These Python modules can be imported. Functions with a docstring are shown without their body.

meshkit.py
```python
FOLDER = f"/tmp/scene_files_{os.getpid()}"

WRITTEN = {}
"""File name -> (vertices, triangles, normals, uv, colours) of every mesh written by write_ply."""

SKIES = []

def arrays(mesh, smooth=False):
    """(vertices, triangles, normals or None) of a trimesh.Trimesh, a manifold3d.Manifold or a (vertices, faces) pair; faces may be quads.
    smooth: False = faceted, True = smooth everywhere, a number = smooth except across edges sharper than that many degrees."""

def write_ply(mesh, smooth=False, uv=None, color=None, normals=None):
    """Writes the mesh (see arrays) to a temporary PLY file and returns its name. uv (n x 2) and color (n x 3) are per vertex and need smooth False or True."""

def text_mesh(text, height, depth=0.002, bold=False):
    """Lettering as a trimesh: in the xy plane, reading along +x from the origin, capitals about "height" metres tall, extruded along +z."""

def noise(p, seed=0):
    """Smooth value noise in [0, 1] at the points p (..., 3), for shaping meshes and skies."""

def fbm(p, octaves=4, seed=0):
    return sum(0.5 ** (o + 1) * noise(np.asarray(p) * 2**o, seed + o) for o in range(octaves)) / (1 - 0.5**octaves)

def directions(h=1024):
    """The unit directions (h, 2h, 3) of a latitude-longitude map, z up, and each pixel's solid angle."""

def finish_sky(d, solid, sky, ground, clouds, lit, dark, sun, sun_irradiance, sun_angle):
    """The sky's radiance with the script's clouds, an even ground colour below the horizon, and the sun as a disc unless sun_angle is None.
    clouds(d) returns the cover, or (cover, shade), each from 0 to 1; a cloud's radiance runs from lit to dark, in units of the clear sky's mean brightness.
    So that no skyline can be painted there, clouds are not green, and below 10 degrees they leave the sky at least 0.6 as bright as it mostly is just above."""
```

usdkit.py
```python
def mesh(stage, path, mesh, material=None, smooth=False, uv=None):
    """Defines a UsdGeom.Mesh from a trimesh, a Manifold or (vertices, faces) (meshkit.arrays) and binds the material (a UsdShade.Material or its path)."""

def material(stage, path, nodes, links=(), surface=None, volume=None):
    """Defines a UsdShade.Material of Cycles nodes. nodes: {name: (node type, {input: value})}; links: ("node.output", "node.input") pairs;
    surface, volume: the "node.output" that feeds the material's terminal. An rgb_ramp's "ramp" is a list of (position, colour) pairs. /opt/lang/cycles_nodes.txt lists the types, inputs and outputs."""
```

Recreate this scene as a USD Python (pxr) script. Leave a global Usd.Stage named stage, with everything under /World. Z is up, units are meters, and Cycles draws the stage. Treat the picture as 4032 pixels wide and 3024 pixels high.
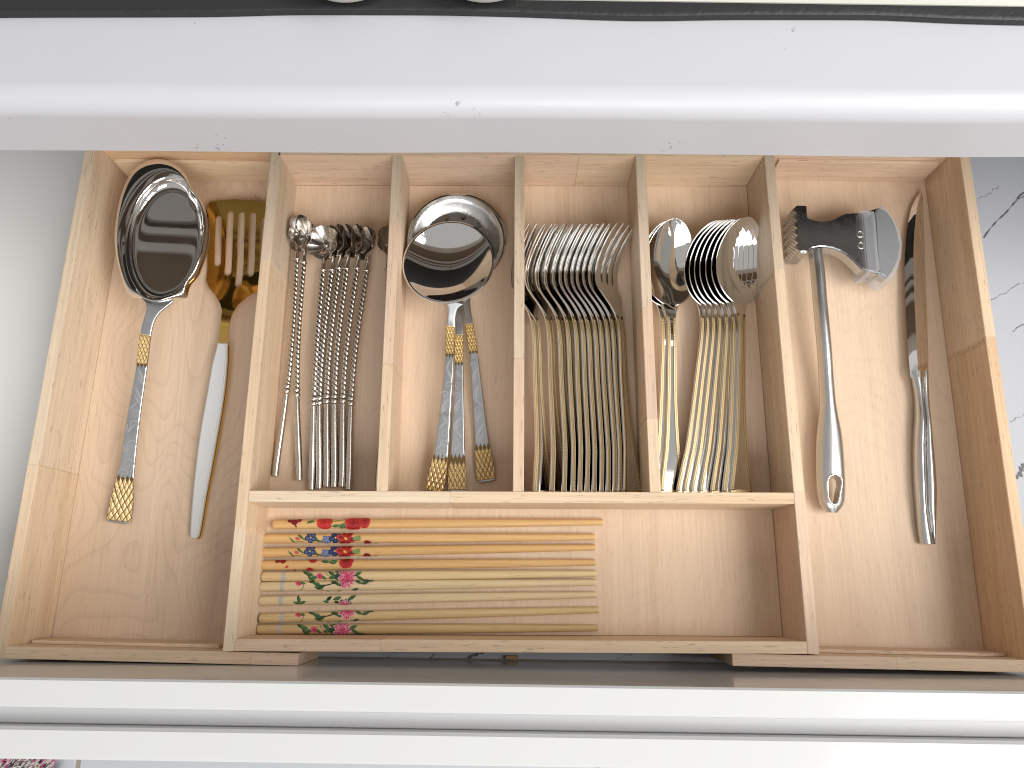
import math, random
import numpy as np, trimesh, manifold3d as m3, usdkit
from meshkit import noise, fbm
from shapely.geometry import Polygon
from pxr import Usd, UsdGeom, UsdLux, UsdShade, Gf, Sdf, Vt

random.seed(7); RNG = np.random.default_rng(7)
stage = Usd.Stage.CreateInMemory()
UsdGeom.SetStageUpAxis(stage, UsdGeom.Tokens.z); UsdGeom.SetStageMetersPerUnit(stage, 1.0)
UsdGeom.Xform.Define(stage, '/World'); UsdGeom.Scope.Define(stage, '/World/Looks')

# ------------------------------------------------------------------ camera
CH, CF = 0.58, 3004.0                     # camera height over the drawer liner; focal length in pixels of a 4032 wide frame
CM = np.array([[0.999975, -0.002623, 0.006533], [0.004170, 0.968368, -0.249493], [-0.005672, 0.249514, 0.968355]])
cam = UsdGeom.Camera.Define(stage, '/World/camera')
cam.CreateHorizontalApertureAttr(36.0); cam.CreateVerticalApertureAttr(27.0)
cam.CreateFocalLengthAttr(36.0 * CF / 4032); cam.CreateClippingRangeAttr(Gf.Vec2f(0.01, 50))
mm = np.eye(4); mm[:3, :3] = CM.T; mm[3, :3] = (0, 0, CH)
cam.AddTransformOp().Set(Gf.Matrix4d(mm.tolist()))
cam.CreateExposureAttr(0.0)

# ------------------------------------------------------------------ light: a window to the right and in front, a dim room
def look_at_xf(prim, pos, target):
    p, t = np.array(pos, float), np.array(target, float)
    b = (p - t) / np.linalg.norm(p - t); r = np.cross([0, 0, 1], b); r /= np.linalg.norm(r); u = np.cross(b, r)
    m = np.eye(4); m[0, :3], m[1, :3], m[2, :3], m[3, :3] = r, u, b, p
    prim.AddTransformOp().Set(Gf.Matrix4d(m.tolist()))
def rect(name, pos, target, w, h, power, color):
    l = UsdLux.RectLight.Define(stage, '/World/' + name)
    l.CreateWidthAttr(w); l.CreateHeightAttr(h); l.CreateIntensityAttr(power); l.CreateColorAttr(Gf.Vec3f(*color))
    look_at_xf(l, pos, target)
for k, off in enumerate((-.40, .40)):     # two panes of one window
    rect('window_pane' + ('' if k == 0 else '_001'), (1.40 + off * .25, -0.45 + off, 1.62), (0.0 + off * .25, 0.1 + off, 0.1), .70, 1.25, 8.8, (1.0, 0.985, 0.955))
rect('window_light', (0.15, -1.65, 1.70), (0.0, 0.1, 0.1), 1.3, 1.1, 6.0, (0.97, 0.985, 1.0))
dome = UsdLux.DomeLight.Define(stage, '/World/room_light')
dm = usdkit.material(stage, '/World/Looks/room', {'b': ('background_shader', {'color': (1.0, 0.98, 0.96), 'strength': 0.44})}, [], surface='b.background')
UsdShade.MaterialBindingAPI.Apply(dome.GetPrim()).Bind(dm)

# ------------------------------------------------------------------ helpers
def at(u, v, z):                          # the point at height z that is seen at (u, v) of the 4032 x 3024 frame
    d = CM @ np.array([(u - 2016) / CF, -(v - 1512) / CF, -1.0]); k = (z - CH) / d[2]
    return np.array([d[0] * k, d[1] * k, z])
class Crop:                               # readings taken in an enlarged piece of the frame
    def __init__(s, x, y, k): s.x, s.y, s.k = x, y, k
    def __call__(s, a, b, z): return at(s.x + a * s.k, s.y + b * s.k, z)
C1 = Crop(300, 550, .5425); C2 = Crop(300, 1250, .5425); C3 = Crop(1500, 650, .4521); C4 = Crop(1500, 1250, .4521)
C5 = Crop(2000, 800, .4521); C6 = Crop(2000, 1300, .4521); C7 = Crop(2900, 560, .5125); C8 = Crop(3000, 1400, .4665)
C9 = Crop(3000, 700, .4665); CT = Crop(900, 560, .3617); CA = Crop(900, 1950, .36166); CB = Crop(1700, 1950, .36166)

count = {}
def numbered(parent, name):
    k = (parent, name); n = count.get(k, 0); count[k] = n + 1
    return f'{parent}/{name}' if n == 0 else f'{parent}/{name}_{n:03d}'
def tag(p, label=None, cat=None, group=None, kind=None):
    for k, v in (('label', label), ('category', cat), ('group', group), ('kind', kind)):
        if v: p.SetCustomDataByKey(k, v)
def xf(prim, m):
    x = UsdGeom.Xformable(prim)
    ops = x.GetOrderedXformOps()
    (ops[0] if ops else x.AddTransformOp()).Set(Gf.Matrix4d(np.asarray(m).tolist()))
def shift(p):
    m = np.eye(4); m[3, :3] = p; return m
def thing(name, label, cat, m=None, group=None, kind=None):
    p = UsdGeom.Xform.Define(stage, numbered('/World', name)).GetPrim()
    xf(p, np.eye(4) if m is None else m); tag(p, label, cat, group, kind); return p
def arr(mesh):
    if hasattr(mesh, 'to_mesh'):
        q = mesh.to_mesh(); return np.array(q.vert_properties[:, :3], float), np.array(q.tri_verts)
    if isinstance(mesh, trimesh.Trimesh): return np.array(mesh.vertices), np.array(mesh.faces)
    v, f = np.asarray(mesh[0], float), np.asarray(mesh[1], int)
    if f.shape[1] == 4: f = np.vstack([f[:, [0, 1, 2]], f[:, [0, 2, 3]]])
    return v, f
def join(ms):
    V, F, n = [], [], 0
    for q in ms:
        v, f = arr(q); V.append(v); F.append(f + n); n += len(v)
    return np.vstack(V), np.vstack(F)
def part(parent, name, mesh, mat, smooth=30, label=None, origin=None, colors=None):
    v, f = arr(mesh)
    if origin is not None: v = v - np.asarray(origin)
    base = str(parent.GetPath()) if parent is not None else '/World'
    m = usdkit.mesh(stage, numbered(base, name), (v, f), mat, smooth=smooth)
    if colors is not None:
        UsdGeom.PrimvarsAPI(m).CreatePrimvar('tint', Sdf.ValueTypeNames.Color3fArray, 'uniform').Set(Vt.Vec3fArray.FromNumpy(np.asarray(colors, np.float32)))
    if label: tag(m.GetPrim(), label)
    return m.GetPrim()
def dup(root, m, label, group=None):
    p = UsdGeom.Xform.Define(stage, numbered('/World', root.GetName().split('_0')[0])).GetPrim()
    p.GetReferences().AddInternalReference(root.GetPath()); p.SetInstanceable(True)
    xf(p, m); tag(p, label, root.GetCustomDataByKey('category'), group or root.GetCustomDataByKey('group')); return p

def box(x0, x1, y0, y1, z0, z1, b=0.0006):
    """a box with small bevels"""
    b = min(b, (x1 - x0) / 3, (y1 - y0) / 3, (z1 - z0) / 3)
    p = []
    for sx, X in ((1, x0), (-1, x1)):
        for sy, Y in ((1, y0), (-1, y1)):
            for sz, Z in ((1, z0), (-1, z1)):
                p += [(X + sx * b, Y + sy * b, Z), (X + sx * b, Y, Z + sz * b), (X, Y + sy * b, Z + sz * b)]
    return m3.Manifold.hull_points(np.array(p))
def rotz(mesh, a, px=0, py=0):
    v, f = arr(mesh); c, s = math.cos(a), math.sin(a); w = v.copy()
    w[:, 0] = px + c * (v[:, 0] - px) - s * (v[:, 1] - py); w[:, 1] = py + s * (v[:, 0] - px) + c * (v[:, 1] - py)
    return w, f
def grid_mesh(P, closed_u=True, caps=True):
    """P (n, m, 3): n rings of m points -> mesh, ends closed with fans"""
    n, m, _ = P.shape; V = P.reshape(-1, 3); i, j = np.meshgrid(np.arange(n - 1), np.arange(m if closed_u else m - 1), indexing='ij')
    a, b = i * m + j, i * m + (j + 1) % m
    F = np.stack([a, b, b + m, a + m], -1).reshape(-1, 4); F = np.vstack([F[:, [0, 1, 2]], F[:, [0, 2, 3]]])
    if caps and closed_u:
        c0, c1 = len(V), len(V) + 1; V = np.vstack([V, P[0].mean(0), P[-1].mean(0)]); k = np.arange(m); q = (k + 1) % m
        F = np.vstack([F, np.stack([q, k, np.full(m, c0)], 1), np.stack([(n - 1) * m + k, (n - 1) * m + q, np.full(m, c1)], 1)])
    return V, F
def outward(mesh):
    v, f = arr(mesh); a, b, c = v[f[:, 0]], v[f[:, 1]], v[f[:, 2]]
    return (v, f) if np.einsum('ij,ij->', a, np.cross(b, c)) > 0 else (v, f[:, ::-1])
def slab(ys, xl, xr, zf, th, n=7, e=4, er=1.0):
    """a bent sheet with rounded edges: stations ys, left and right edges, mid surface zf(x, y), thickness th"""
    ys, xl, xr = (np.asarray(t, float) for t in (ys, xl, xr)); th = np.broadcast_to(th, ys.shape); P = []
    for y, l, r, t in zip(ys, xl, xr, th):
        hw, c = max((r - l) / 2, 1e-5), (l + r) / 2; q = min(t / 2 * er, hw * .8)
        ang = np.linspace(0, math.pi / 2, e)
        left = -hw + q * (1 - np.sin(ang)); zl = t / 2 * np.cos(ang)
        left, zl = left[::-1], zl[::-1]
        x = np.concatenate([left, np.linspace(-hw + q, hw - q, n)[1:-1], -left[::-1]]); z = np.concatenate([zl, np.full(n - 2, t / 2), zl[::-1]])
        top = np.stack([c + x, np.full(len(x), y), zf(c + x, y) + z], 1); bot = np.stack([c + x, np.full(len(x), y), zf(c + x, y) - z], 1)
        P.append(np.vstack([top, bot[::-1][1:-1]]))
    return outward(grid_mesh(np.array(P)))
def tube(pts, rad, m=14, shape=None):
    pts = np.asarray(pts, float); rad = np.broadcast_to(rad, len(pts)); t = np.gradient(pts, axis=0); t /= np.linalg.norm(t, axis=1, keepdims=True)
    up = np.array([0, 0, 1.0]) if abs(t[0][2]) < .9 else np.array([1.0, 0, 0]); P = []
    for k, (p, d, r) in enumerate(zip(pts, t, rad)):
        s = np.cross(d, up); s /= np.linalg.norm(s); n = np.cross(s, d); a = np.arange(m) / m * 2 * math.pi
        q = shape(k, a) if shape else 1.0
        P.append(p + (np.cos(a) * q * r)[:, None] * s + (np.sin(a) * q * r)[:, None] * n)
    return outward(grid_mesh(np.array(P)))
def plate(outline, holes, z0, z1, zf=None, res=.004, bevel=0.0):
    """an outline (with holes) given thickness, refined and bent by zf(x, y)"""
    rings = [np.asarray(outline)[:, :2]] + [np.asarray(h)[:, :2] for h in holes]
    cs = m3.CrossSection([r.astype(float) for r in rings], m3.FillRule.EvenOdd)
    if bevel:
        h = z1 - z0; body = cs.extrude(h - 2 * bevel).translate((0, 0, z0 + bevel))
        top = cs.offset(-bevel, m3.JoinType.Round)
        body = body + top.extrude(h).translate((0, 0, z0))
    else: body = cs.extrude(z1 - z0).translate((0, 0, z0))
    if zf is None: return arr(body)
    v, f = arr(body.refine_to_length(res)); v[:, 2] += zf(v[:, 0], v[:, 1]); return v, f
def smooth_curve(p, n):
    from scipy.interpolate import CubicSpline
    p = np.asarray(p, float); t = np.concatenate([[0], np.cumsum(np.linalg.norm(np.diff(p, axis=0), axis=1))])
    return CubicSpline(t, p)(np.linspace(0, t[-1], n))
def pchip(x, y): 
    from scipy.interpolate import PchipInterpolator
    return PchipInterpolator(x, y)
def spl(x, y):
    from scipy.interpolate import CubicSpline
    return CubicSpline(x, y)
def smooth_ring(p, n):
    from scipy.interpolate import CubicSpline
    p = np.asarray(p, float); q = np.vstack([p, p[:1]]); t = np.concatenate([[0], np.cumsum(np.linalg.norm(np.diff(q, axis=0), axis=1))])
    return CubicSpline(t, q, bc_type='periodic')(np.linspace(0, t[-1], n, endpoint=False))
def placed(E, T, roll):
    """matrix of a utensil whose handle end is at E and whose tip is at T, rolled about its length (positive lifts its left edge)"""
    a = (T - E) / np.linalg.norm(T - E); u = np.array([0, 0, 1.0]) - a[2] * a; u /= np.linalg.norm(u); x = np.cross(a, u); c, s = math.cos(roll), math.sin(roll)
    m = np.eye(4); m[0, :3], m[1, :3], m[2, :3], m[3, :3] = c * x - s * u, a, c * u + s * x, E
    return m

# ------------------------------------------------------------------ materials
def mat(name, nodes, links=(), surface='p.BSDF'): return usdkit.material(stage, '/World/Looks/' + name, nodes, links, surface=surface)
def plain(name, col, rough=.5, metal=0., bump=None, **kw):
    n = {'p': ('principled_bsdf', {'base_color': col, 'roughness': rough, 'metallic': metal, **kw})}; l = []
    if bump:
        n['g'] = ('geometry', {}); n['t'] = ('noise_texture', {'scale': bump[0], 'detail': 3}); n['b'] = ('bump', {'strength': bump[1], 'distance': bump[2]})
        l = [('g.position', 't.vector'), ('t.fac', 'b.height'), ('b.normal', 'p.normal')]
    return mat(name, n, l)
def worn_metal(name, col, rough, spread, scale=(60, 60, 60), bump=.0):
    n = {'g': ('texture_coordinate', {}), 'm': ('mapping', {'scale': scale}), 't': ('noise_texture', {'scale': 1.0, 'detail': 4, 'roughness': .6}),
         'r': ('map_range', {'from_min': .3, 'from_max': .7, 'to_min': rough, 'to_max': rough + spread, 'clamp': True}),
         'p': ('principled_bsdf', {'base_color': col, 'metallic': 1.0})}
    l = [('g.object', 'm.vector'), ('m.vector', 't.vector'), ('t.fac', 'r.value'), ('r.result', 'p.roughness')]
    if bump: n['b'] = ('bump', {'strength': bump, 'distance': .0004}); l += [('t.fac', 'b.height'), ('b.normal', 'p.normal')]
    return mat(name, n, l)
def wood(name, axis, light, dark, seed, pores=.5, figure=0.0, rough=.55, streak=1.0):
    """wood with its grain along axis 'x' or 'y'"""
    def sc(a, b): return (b, a, a) if axis == 'x' else (a, b, a)
    n = {'g': ('geometry', {}), 'o': ('mapping', {'location': (seed * 1.37, seed * .73, seed * .31)}),
         'm1': ('mapping', {'scale': sc(75, 3.2)}), 't1': ('noise_texture', {'scale': 1., 'detail': 3, 'roughness': .55, 'distortion': .35}),
         'm2': ('mapping', {'scale': sc(620, 14)}), 't2': ('noise_texture', {'scale': 1., 'detail': 2, 'roughness': .6}),
         'm3': ('mapping', {'scale': sc(900, 95)}), 't3': ('noise_texture', {'scale': 1., 'detail': 1}),
         'c1': ('rgb_ramp', {'ramp': [(.28, light), (.52, tuple(.62 * a + .38 * b for a, b in zip(light, dark))), (.74, dark)]}),
         'r2': ('map_range', {'from_min': .3, 'from_max': .72, 'to_min': 1 + .06 * streak, 'to_max': 1 - .13 * streak, 'clamp': True}),
         'r3': ('map_range', {'from_min': .655, 'from_max': .72, 'to_min': 1.0, 'to_max': 1 - pores, 'clamp': True}),
         'x1': ('math', {'math_type': 'multiply'}), 'cc': ('combine_color', {}),
         'mx': ('mix_color', {'blend_type': 'multiply', 'fac': 1.0, 'use_clamp': False}),
         'b': ('bump', {'strength': .25, 'distance': .0005}), 'p': ('principled_bsdf', {'roughness': rough, 'specular_ior_level': .35})}
    l = [('g.position', 'o.vector')]
    for k in '123': l += [('o.vector', f'm{k}.vector'), (f'm{k}.vector', f't{k}.vector')]
    l += [('t1.fac', 'c1.fac'), ('t2.fac', 'r2.value'), ('t3.fac', 'r3.value'), ('r2.result', 'x1.value1'), ('r3.result', 'x1.value2')]
    last = 'x1.value'
    if figure:
        n.update({'m4': ('mapping', {'scale': sc(9, 3.2)}), 't4': ('noise_texture', {'scale': 1., 'detail': 1.5, 'distortion': .4}), 'k4': ('math', {'math_type': 'multiply', 'value2': 44.}),
                  'f4': ('math', {'math_type': 'fraction'}), 'c4': ('map_range', {'from_min': .0, 'from_max': .28, 'to_min': 1 - figure, 'to_max': 1., 'clamp': True}), 'x4': ('math', {'math_type': 'multiply'})})
        l += [('o.vector', 'm4.vector'), ('m4.vector', 't4.vector'), ('t4.fac', 'k4.value1'), ('k4.value', 'f4.value1'), ('f4.value', 'c4.value'), ('c4.result', 'x4.value1'), ('x1.value', 'x4.value2')]; last = 'x4.value'
    l += [(last, 'cc.r'), (last, 'cc.g'), (last, 'cc.b'), ('c1.color', 'mx.a'), ('cc.color', 'mx.b'), ('mx.result', 'p.base_color'), ('t2.fac', 'b.height'), ('b.normal', 'p.normal')]
    return mat(name, n, l)
L0, D0 = (.75, .575, .40), (.65, .465, .30)
TONES = {'pale': ((.76, .61, .45), (.69, .53, .37)), 'mid': (L0, D0), 'pink': ((.73, .545, .395), (.63, .44, .31)), 'warm': ((.71, .50, .315), (.60, .385, .225)), 'grey': ((.67, .535, .395), (.57, .44, .31))}
WOOD = {}
def W(axis, tone, seed=0):
    k = (axis, tone, seed)
    if k not in WOOD: WOOD[k] = wood(f'rubberwood_{axis}_{tone}_{seed}', axis, *TONES[tone], 3 + seed * 2.1 + len(tone), pores=.30)
    return WOOD[k]
PLY = wood('birch_ply', 'y', (.745, .57, .415), (.685, .505, .355), 1.0, pores=.10, figure=.045, streak=.55)
PLYF = wood('birch_ply_figured', 'y', (.73, .55, .40), (.665, .485, .34), 5.0, pores=.10, figure=.10, streak=.55)
EDGE = worn_metal('pale_gold_edge', (.80, .74, .60), .20, .1)
STEEL = worn_metal('polished_steel', (.84, .83, .81), .025, .04)
STEELB = worn_metal('satin_steel', (.62, .62, .61), .22, .12, (900, 25, 900))
STEELH = worn_metal('brushed_steel', (.52, .53, .54), .30, .14, (60, 60, 60))
OLDSILVER = worn_metal('old_silver', (.60, .56, .515), .19, .12, (200, 200, 200), bump=.15)
SATIN = worn_metal('satin_disc', (.74, .73, .71), .20, .12)
GOLD = worn_metal('gold_plate', (.93, .755, .45), .38, .14)
GOLDM = worn_metal('mirror_gold', (.72, .46, .115), .07, .06)
GOLDD = worn_metal('dark_gold', (.20, .135, .06), .45, .1)
ALU = worn_metal('cast_aluminium', (.50, .51, .52), .14, .12, (120, 120, 120), bump=.04)
WHITEH = plain('white_lacquer', (.66, .665, .66), .35)
WHITE = plain('white_gloss_paint', (.60, .60, .592), .13, bump=(14, .04, .01)); BASEW = plain('white_board', (.78, .775, .755), .3)
TOPM = mat('white_enamel_worktop', {'g': ('geometry', {}), 't': ('noise_texture', {'scale': 9., 'detail': 3}), 'b': ('bump', {'strength': .05, 'distance': .02}), 'd': ('noise_texture', {'scale': 260., 'detail': 2}), 'd2': ('noise_texture', {'scale': 24., 'detail': 2}), 'dd': ('math', {'math_type': 'multiply'}),
            'c': ('rgb_ramp', {'ramp': [(0, (.545, .545, .572)), (.455, (.545, .545, .572)), (.50, (.30, .30, .31)), (1, (.2, .2, .2))]}), 'r': ('map_range', {'from_min': .35, 'from_max': .65, 'to_min': .30, 'to_max': .42, 'clamp': True}), 'p': ('principled_bsdf', {'specular_ior_level': .4})},
           [('g.position', 't.vector'), ('g.position', 'd.vector'), ('g.position', 'd2.vector'), ('t.fac', 'b.height'), ('b.normal', 'p.normal'), ('d.fac', 'dd.value1'), ('d2.fac', 'dd.value2'), ('dd.value', 'c.fac'), ('c.color', 'p.base_color'), ('d2.fac', 'r.value'), ('r.result', 'p.roughness')])
LINER = plain('marble_print_liner', (.45, .465, .50), .42, bump=(900, .08, .0004))
VEIN = plain('marble_print_vein', (.12, .12, .125), .5)
RUBBER = plain('black_rubber', (.018, .018, .019), .5, bump=(260, .5, .001))
CREAM = plain('cream_enamel', (.50, .485, .43), .3)
CHROME = plain('knob_chrome', (.66, .66, .64), .15, 1.0)
FROST = mat('frosted_plastic', {'t': ('transparent_bsdf', {'color': (.93, .93, .94)}), 'p': ('principled_bsdf', {'base_color': (.72, .73, .75), 'roughness': .22, 'specular_ior_level': .6}), 'm': ('mix_closure', {'fac': .30})},
            [('t.BSDF', 'm.closure1'), ('p.BSDF', 'm.closure2')], surface='m.closure')
TINT = mat('printed_colour', {'a': ('attribute', {'attribute': 'tint'}), 'p': ('principled_bsdf', {'roughness': .38})}, [('a.color', 'p.base_color')])
def bamboo(name, light, dark, seed): return wood(name, 'x', light, dark, seed, pores=.18, rough=.34)
BAM = [bamboo('bamboo_amber', (.72, .47, .215), (.60, .35, .135), 2.), bamboo('bamboo_straw', (.74, .575, .33), (.66, .48, .25), 4.), bamboo('bamboo_pale', (.72, .58, .36), (.64, .49, .28), 6.), bamboo('bamboo_tan', (.66, .49, .26), (.56, .39, .18), 8.)]

# ------------------------------------------------------------------ room floor under the drawer, rug
FZ = -0.70
fl = UsdGeom.Xform.Define(stage, '/World/floor').GetPrim(); tag(fl, 'pale grey glazed floor tiles with beige joints below the open drawer', 'floor', kind='structure')
TILE = plain('glazed_tile', (.56, .58, .61), .25, bump=(30, .05, .002)); GROUT = plain('tile_grout', (.36, .31, .26), .85)
part(fl, 'grout', box(-1.9, 1.9, -1.5, .9, FZ - .03, FZ - .002), GROUT, False)
for i in range(-3, 4):
    for j in range(-2, 2):
        x0 = -.6755 + .0035 + i * .80; y0 = -.62 + j * .80
        part(fl, 'tile', box(x0, x0 + .793, y0, y0 + .793, FZ - .02, FZ, .0015), TILE, 20)
rug = thing('rug', 'shaggy multicoloured rug corner on the tiled floor below the drawer', 'rug', shift((-.86, -.40, FZ)))
part(rug, 'rug_backing', box(-.35, .135, -.3, .125, .001, .008), plain('rug_backing', (.42, .36, .34), .9), False)
tv, tf, tc = [], [], []
pal = [(.55, .47, .45), (.58, .50, .47), (.62, .55, .52), (.03, .03, .035), (.05, .05, .06), (.52, .06, .22), (.55, .16, .08), (.36, .30, .29), (.10, .16, .18), (.6, .5, .45)]
for k in range(3200):
    x, y = RNG.uniform(-.12, .15), RNG.uniform(-.02, .14); c = pal[int(RNG.choice(10, p=[.17, .16, .14, .06, .05, .09, .05, .08, .04, .16]))]
    a = RNG.uniform(.2, 1.2) if RNG.random() < .7 else RNG.uniform(0, 6.28); l = RNG.uniform(.012, .024); w = .0016; dx, dy = math.cos(a) * l, math.sin(a) * l; px, py = -math.sin(a) * w, math.cos(a) * w
    n0 = len(tv); tv += [(x - px, y - py, .006), (x + px, y + py, .006), (x + dx + px, y + dy + py, .016), (x + dx - px, y + dy - py, .016), (x + dx * .5, y + dy * .5, .020)]
    tf += [(n0, n0 + 1, n0 + 4), (n0 + 1, n0 + 2, n0 + 4), (n0 + 2, n0 + 3, n0 + 4), (n0 + 3, n0, n0 + 4)]; tc += [c] * 4
pile = part(rug, 'rug_pile', (np.array(tv), np.array(tf)), TINT, False, colors=tc); tag(pile, kind='stuff')

# ------------------------------------------------------------------ drawer
DY = -.0085                               # the drawer stands a little askew to the picture
dr = thing('drawer', 'white kitchen drawer pulled open under the worktop, holding the wooden organizer', 'drawer')
def dpart(name, m, ma, sm=30, label=None): return part(dr, name, rotz(m, DY), ma, sm, label)
ZI = .131; YG, YO = at(2016, 2890, ZI)[1], at(2016, 3020, ZI)[1]
DUST = plain('dusty_grey_profile', (.50, .50, .51), .55, bump=(420, .25, .0006))
dpart('drawer_base', box(-.56, .56, -.0553, .46, -.014, -.0012), BASEW)
dpart('drawer_liner', box(-.26, .55, -.0548, .44, -.0010, .0), LINER, label='marble patterned liner on the drawer base')
dpart('inner_front', box(-.56, .56, -.0709, -.0556, -.014, ZI, .0012), WHITE)
dpart('grip_channel', box(-.58, .58, YG + .0002, -.0716, .02, ZI - .009, .0006), DUST)
dpart('front_panel', box(-.58, .58, YO, YG, -.03, ZI, .0016), WHITE)
dpart('side_panel', box(-.576, -.5602, -.0555, .46, -.014, .125, .001), WHITE)
dpart('side_panel', box(.5602, .576, -.0555, .46, -.014, .125, .001), WHITE)
dpart('liner_edge', box(-.26, .55, -.0555, -.0549, -.0010, .0006, .0001), plain('cut_liner_edge', (.28, .235, .17), .8))
# the veins of the printed marble
def vein(pts, w, seed):
    p = smooth_curve([at(*q, .0003) for q in pts], 46); t = np.gradient(p, axis=0); s = np.stack([-t[:, 1], t[:, 0], 0 * t[:, 0]], 1); s /= np.linalg.norm(s, axis=1, keepdims=True)
    q = np.arange(46) * .16 + seed * 17.3; wob = (noise(np.stack([q, q * 0, q * 0], 1)) - .5)[:, None]; ww = w * .5 * np.clip(1.7 * noise(np.stack([q * 3.1, q * 0 + 5, q * 0], 1)) - .1, .2, 1.1)[:, None]
    p = p + s * wob * .003
    v = np.vstack([p - s * ww, p + s * ww]); i = np.arange(45); f = np.vstack([np.stack([i, i + 1, i + 47], 1), np.stack([i, i + 47, i + 46], 1)])
    v[:, 2] = .0004 if w > .0006 else .0003; return v, f[:, ::-1]
for k, (pts, w) in enumerate([([(3868, 932), (3940, 850), (4010, 780), (4060, 700)], .0011), ([(3990, 800), (4040, 770), (4090, 740)], .0007), ([(3850, 785), (3890, 765), (3935, 735)], .0003), ([(3905, 1186), (3960, 1150), (4032, 1110)], .00035),
                             ([(3985, 1300), (4020, 1283), (4060, 1265)], .0008), ([(3975, 1659), (4010, 1645), (4050, 1625)], .0004), ([(4000, 1882), (4020, 1860), (4045, 1835), (4090, 1790)], .0042),
                             ([(1826, 2594), (1860, 2578), (1905, 2562), (1960, 2540)], .0022), ([(1520, 2582), (1545, 2570), (1570, 2560)], .0004), ([(2430, 2600), (2490, 2570), (2540, 2545)], .0004), ([(1690, 2590), (1700, 2585), (1712, 2580)], .0012)]):
    part(dr, 'marble_vein', vein(pts, w, k), VEIN, False)

c0 = at(2013, 2589, .002); chip = thing('wood_chip', 'small brown wood chip on the drawer liner in the front gap under the centre tray', 'wood chip', shift(c0))
part(chip, 'chip', m3.Manifold.hull_points(np.array([(x, y, z) for z, e in ((-.0015, 1.), (.0012, .86)) for x, y in ((-.0048 * e, -.0010 * e), (.0046 * e, -.0016 * e), (.0050 * e, .0012 * e), (-.0046 * e, .0016 * e))])), plain('brown_chip', (.40, .25, .12), .7), False)

# ------------------------------------------------------------------ worktop over the drawer, hob
wt = thing('worktop', 'white gloss worktop with a rounded front edge over the open drawer', 'worktop')
ZB, ZT, YF = .185, .231, .2393
r1 = .0125
prof = [(YF, ZB + .001), (YF, ZT - r1)] + [(YF + r1 * (1 - math.cos(a)) * 1.05, ZT - r1 + r1 * math.sin(a)) for a in np.linspace(0, math.pi / 2, 12)[1:]] + [(YF + .07, ZT + .0), (YF + .60, ZT), (YF + .60, ZB), (YF + .002, ZB)]
xs = np.linspace(-.62, .62, 60); P = []
for x in xs:
    w = (noise([[x * 9, 3.0, 1.0]])[0] - .5) * .0012
    P.append([(x, y + w, z) for y, z in prof])
part(wt, 'worktop_slab', rotz(outward(grid_mesh(np.array(P))), -.0078), TOPM, 40)
part(wt, 'underside_board', rotz(box(-.62, .62, YF + .018, YF + .60, ZB - .006, ZB - .0003), -.0078), plain('raw_chipboard', (.17, .135, .105), .8))
for y0, y1, dz in ((.052, .060, .012), (.068, .074, .014), (.080, .100, .016)): part(wt, 'cabinet_rail', rotz(box(-.62, .62, YF + y0, YF + y1, ZB - dz, ZB - .0062), -.0078), plain('cabinet_rail_paint', (.5, .5, .5), .5) if y0 == .052 else stage.GetPrimAtPath('/World/Looks/cabinet_rail_paint') and UsdShade.Material.Get(stage, '/World/Looks/cabinet_rail_paint'))
part(wt, 'cabinet_inside', rotz(box(-.62, .62, YF + .1005, YF + .60, ZB - .008, ZB - .0062), -.0078), plain('cabinet_dark_board', (.03, .026, .022), .8))
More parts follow.
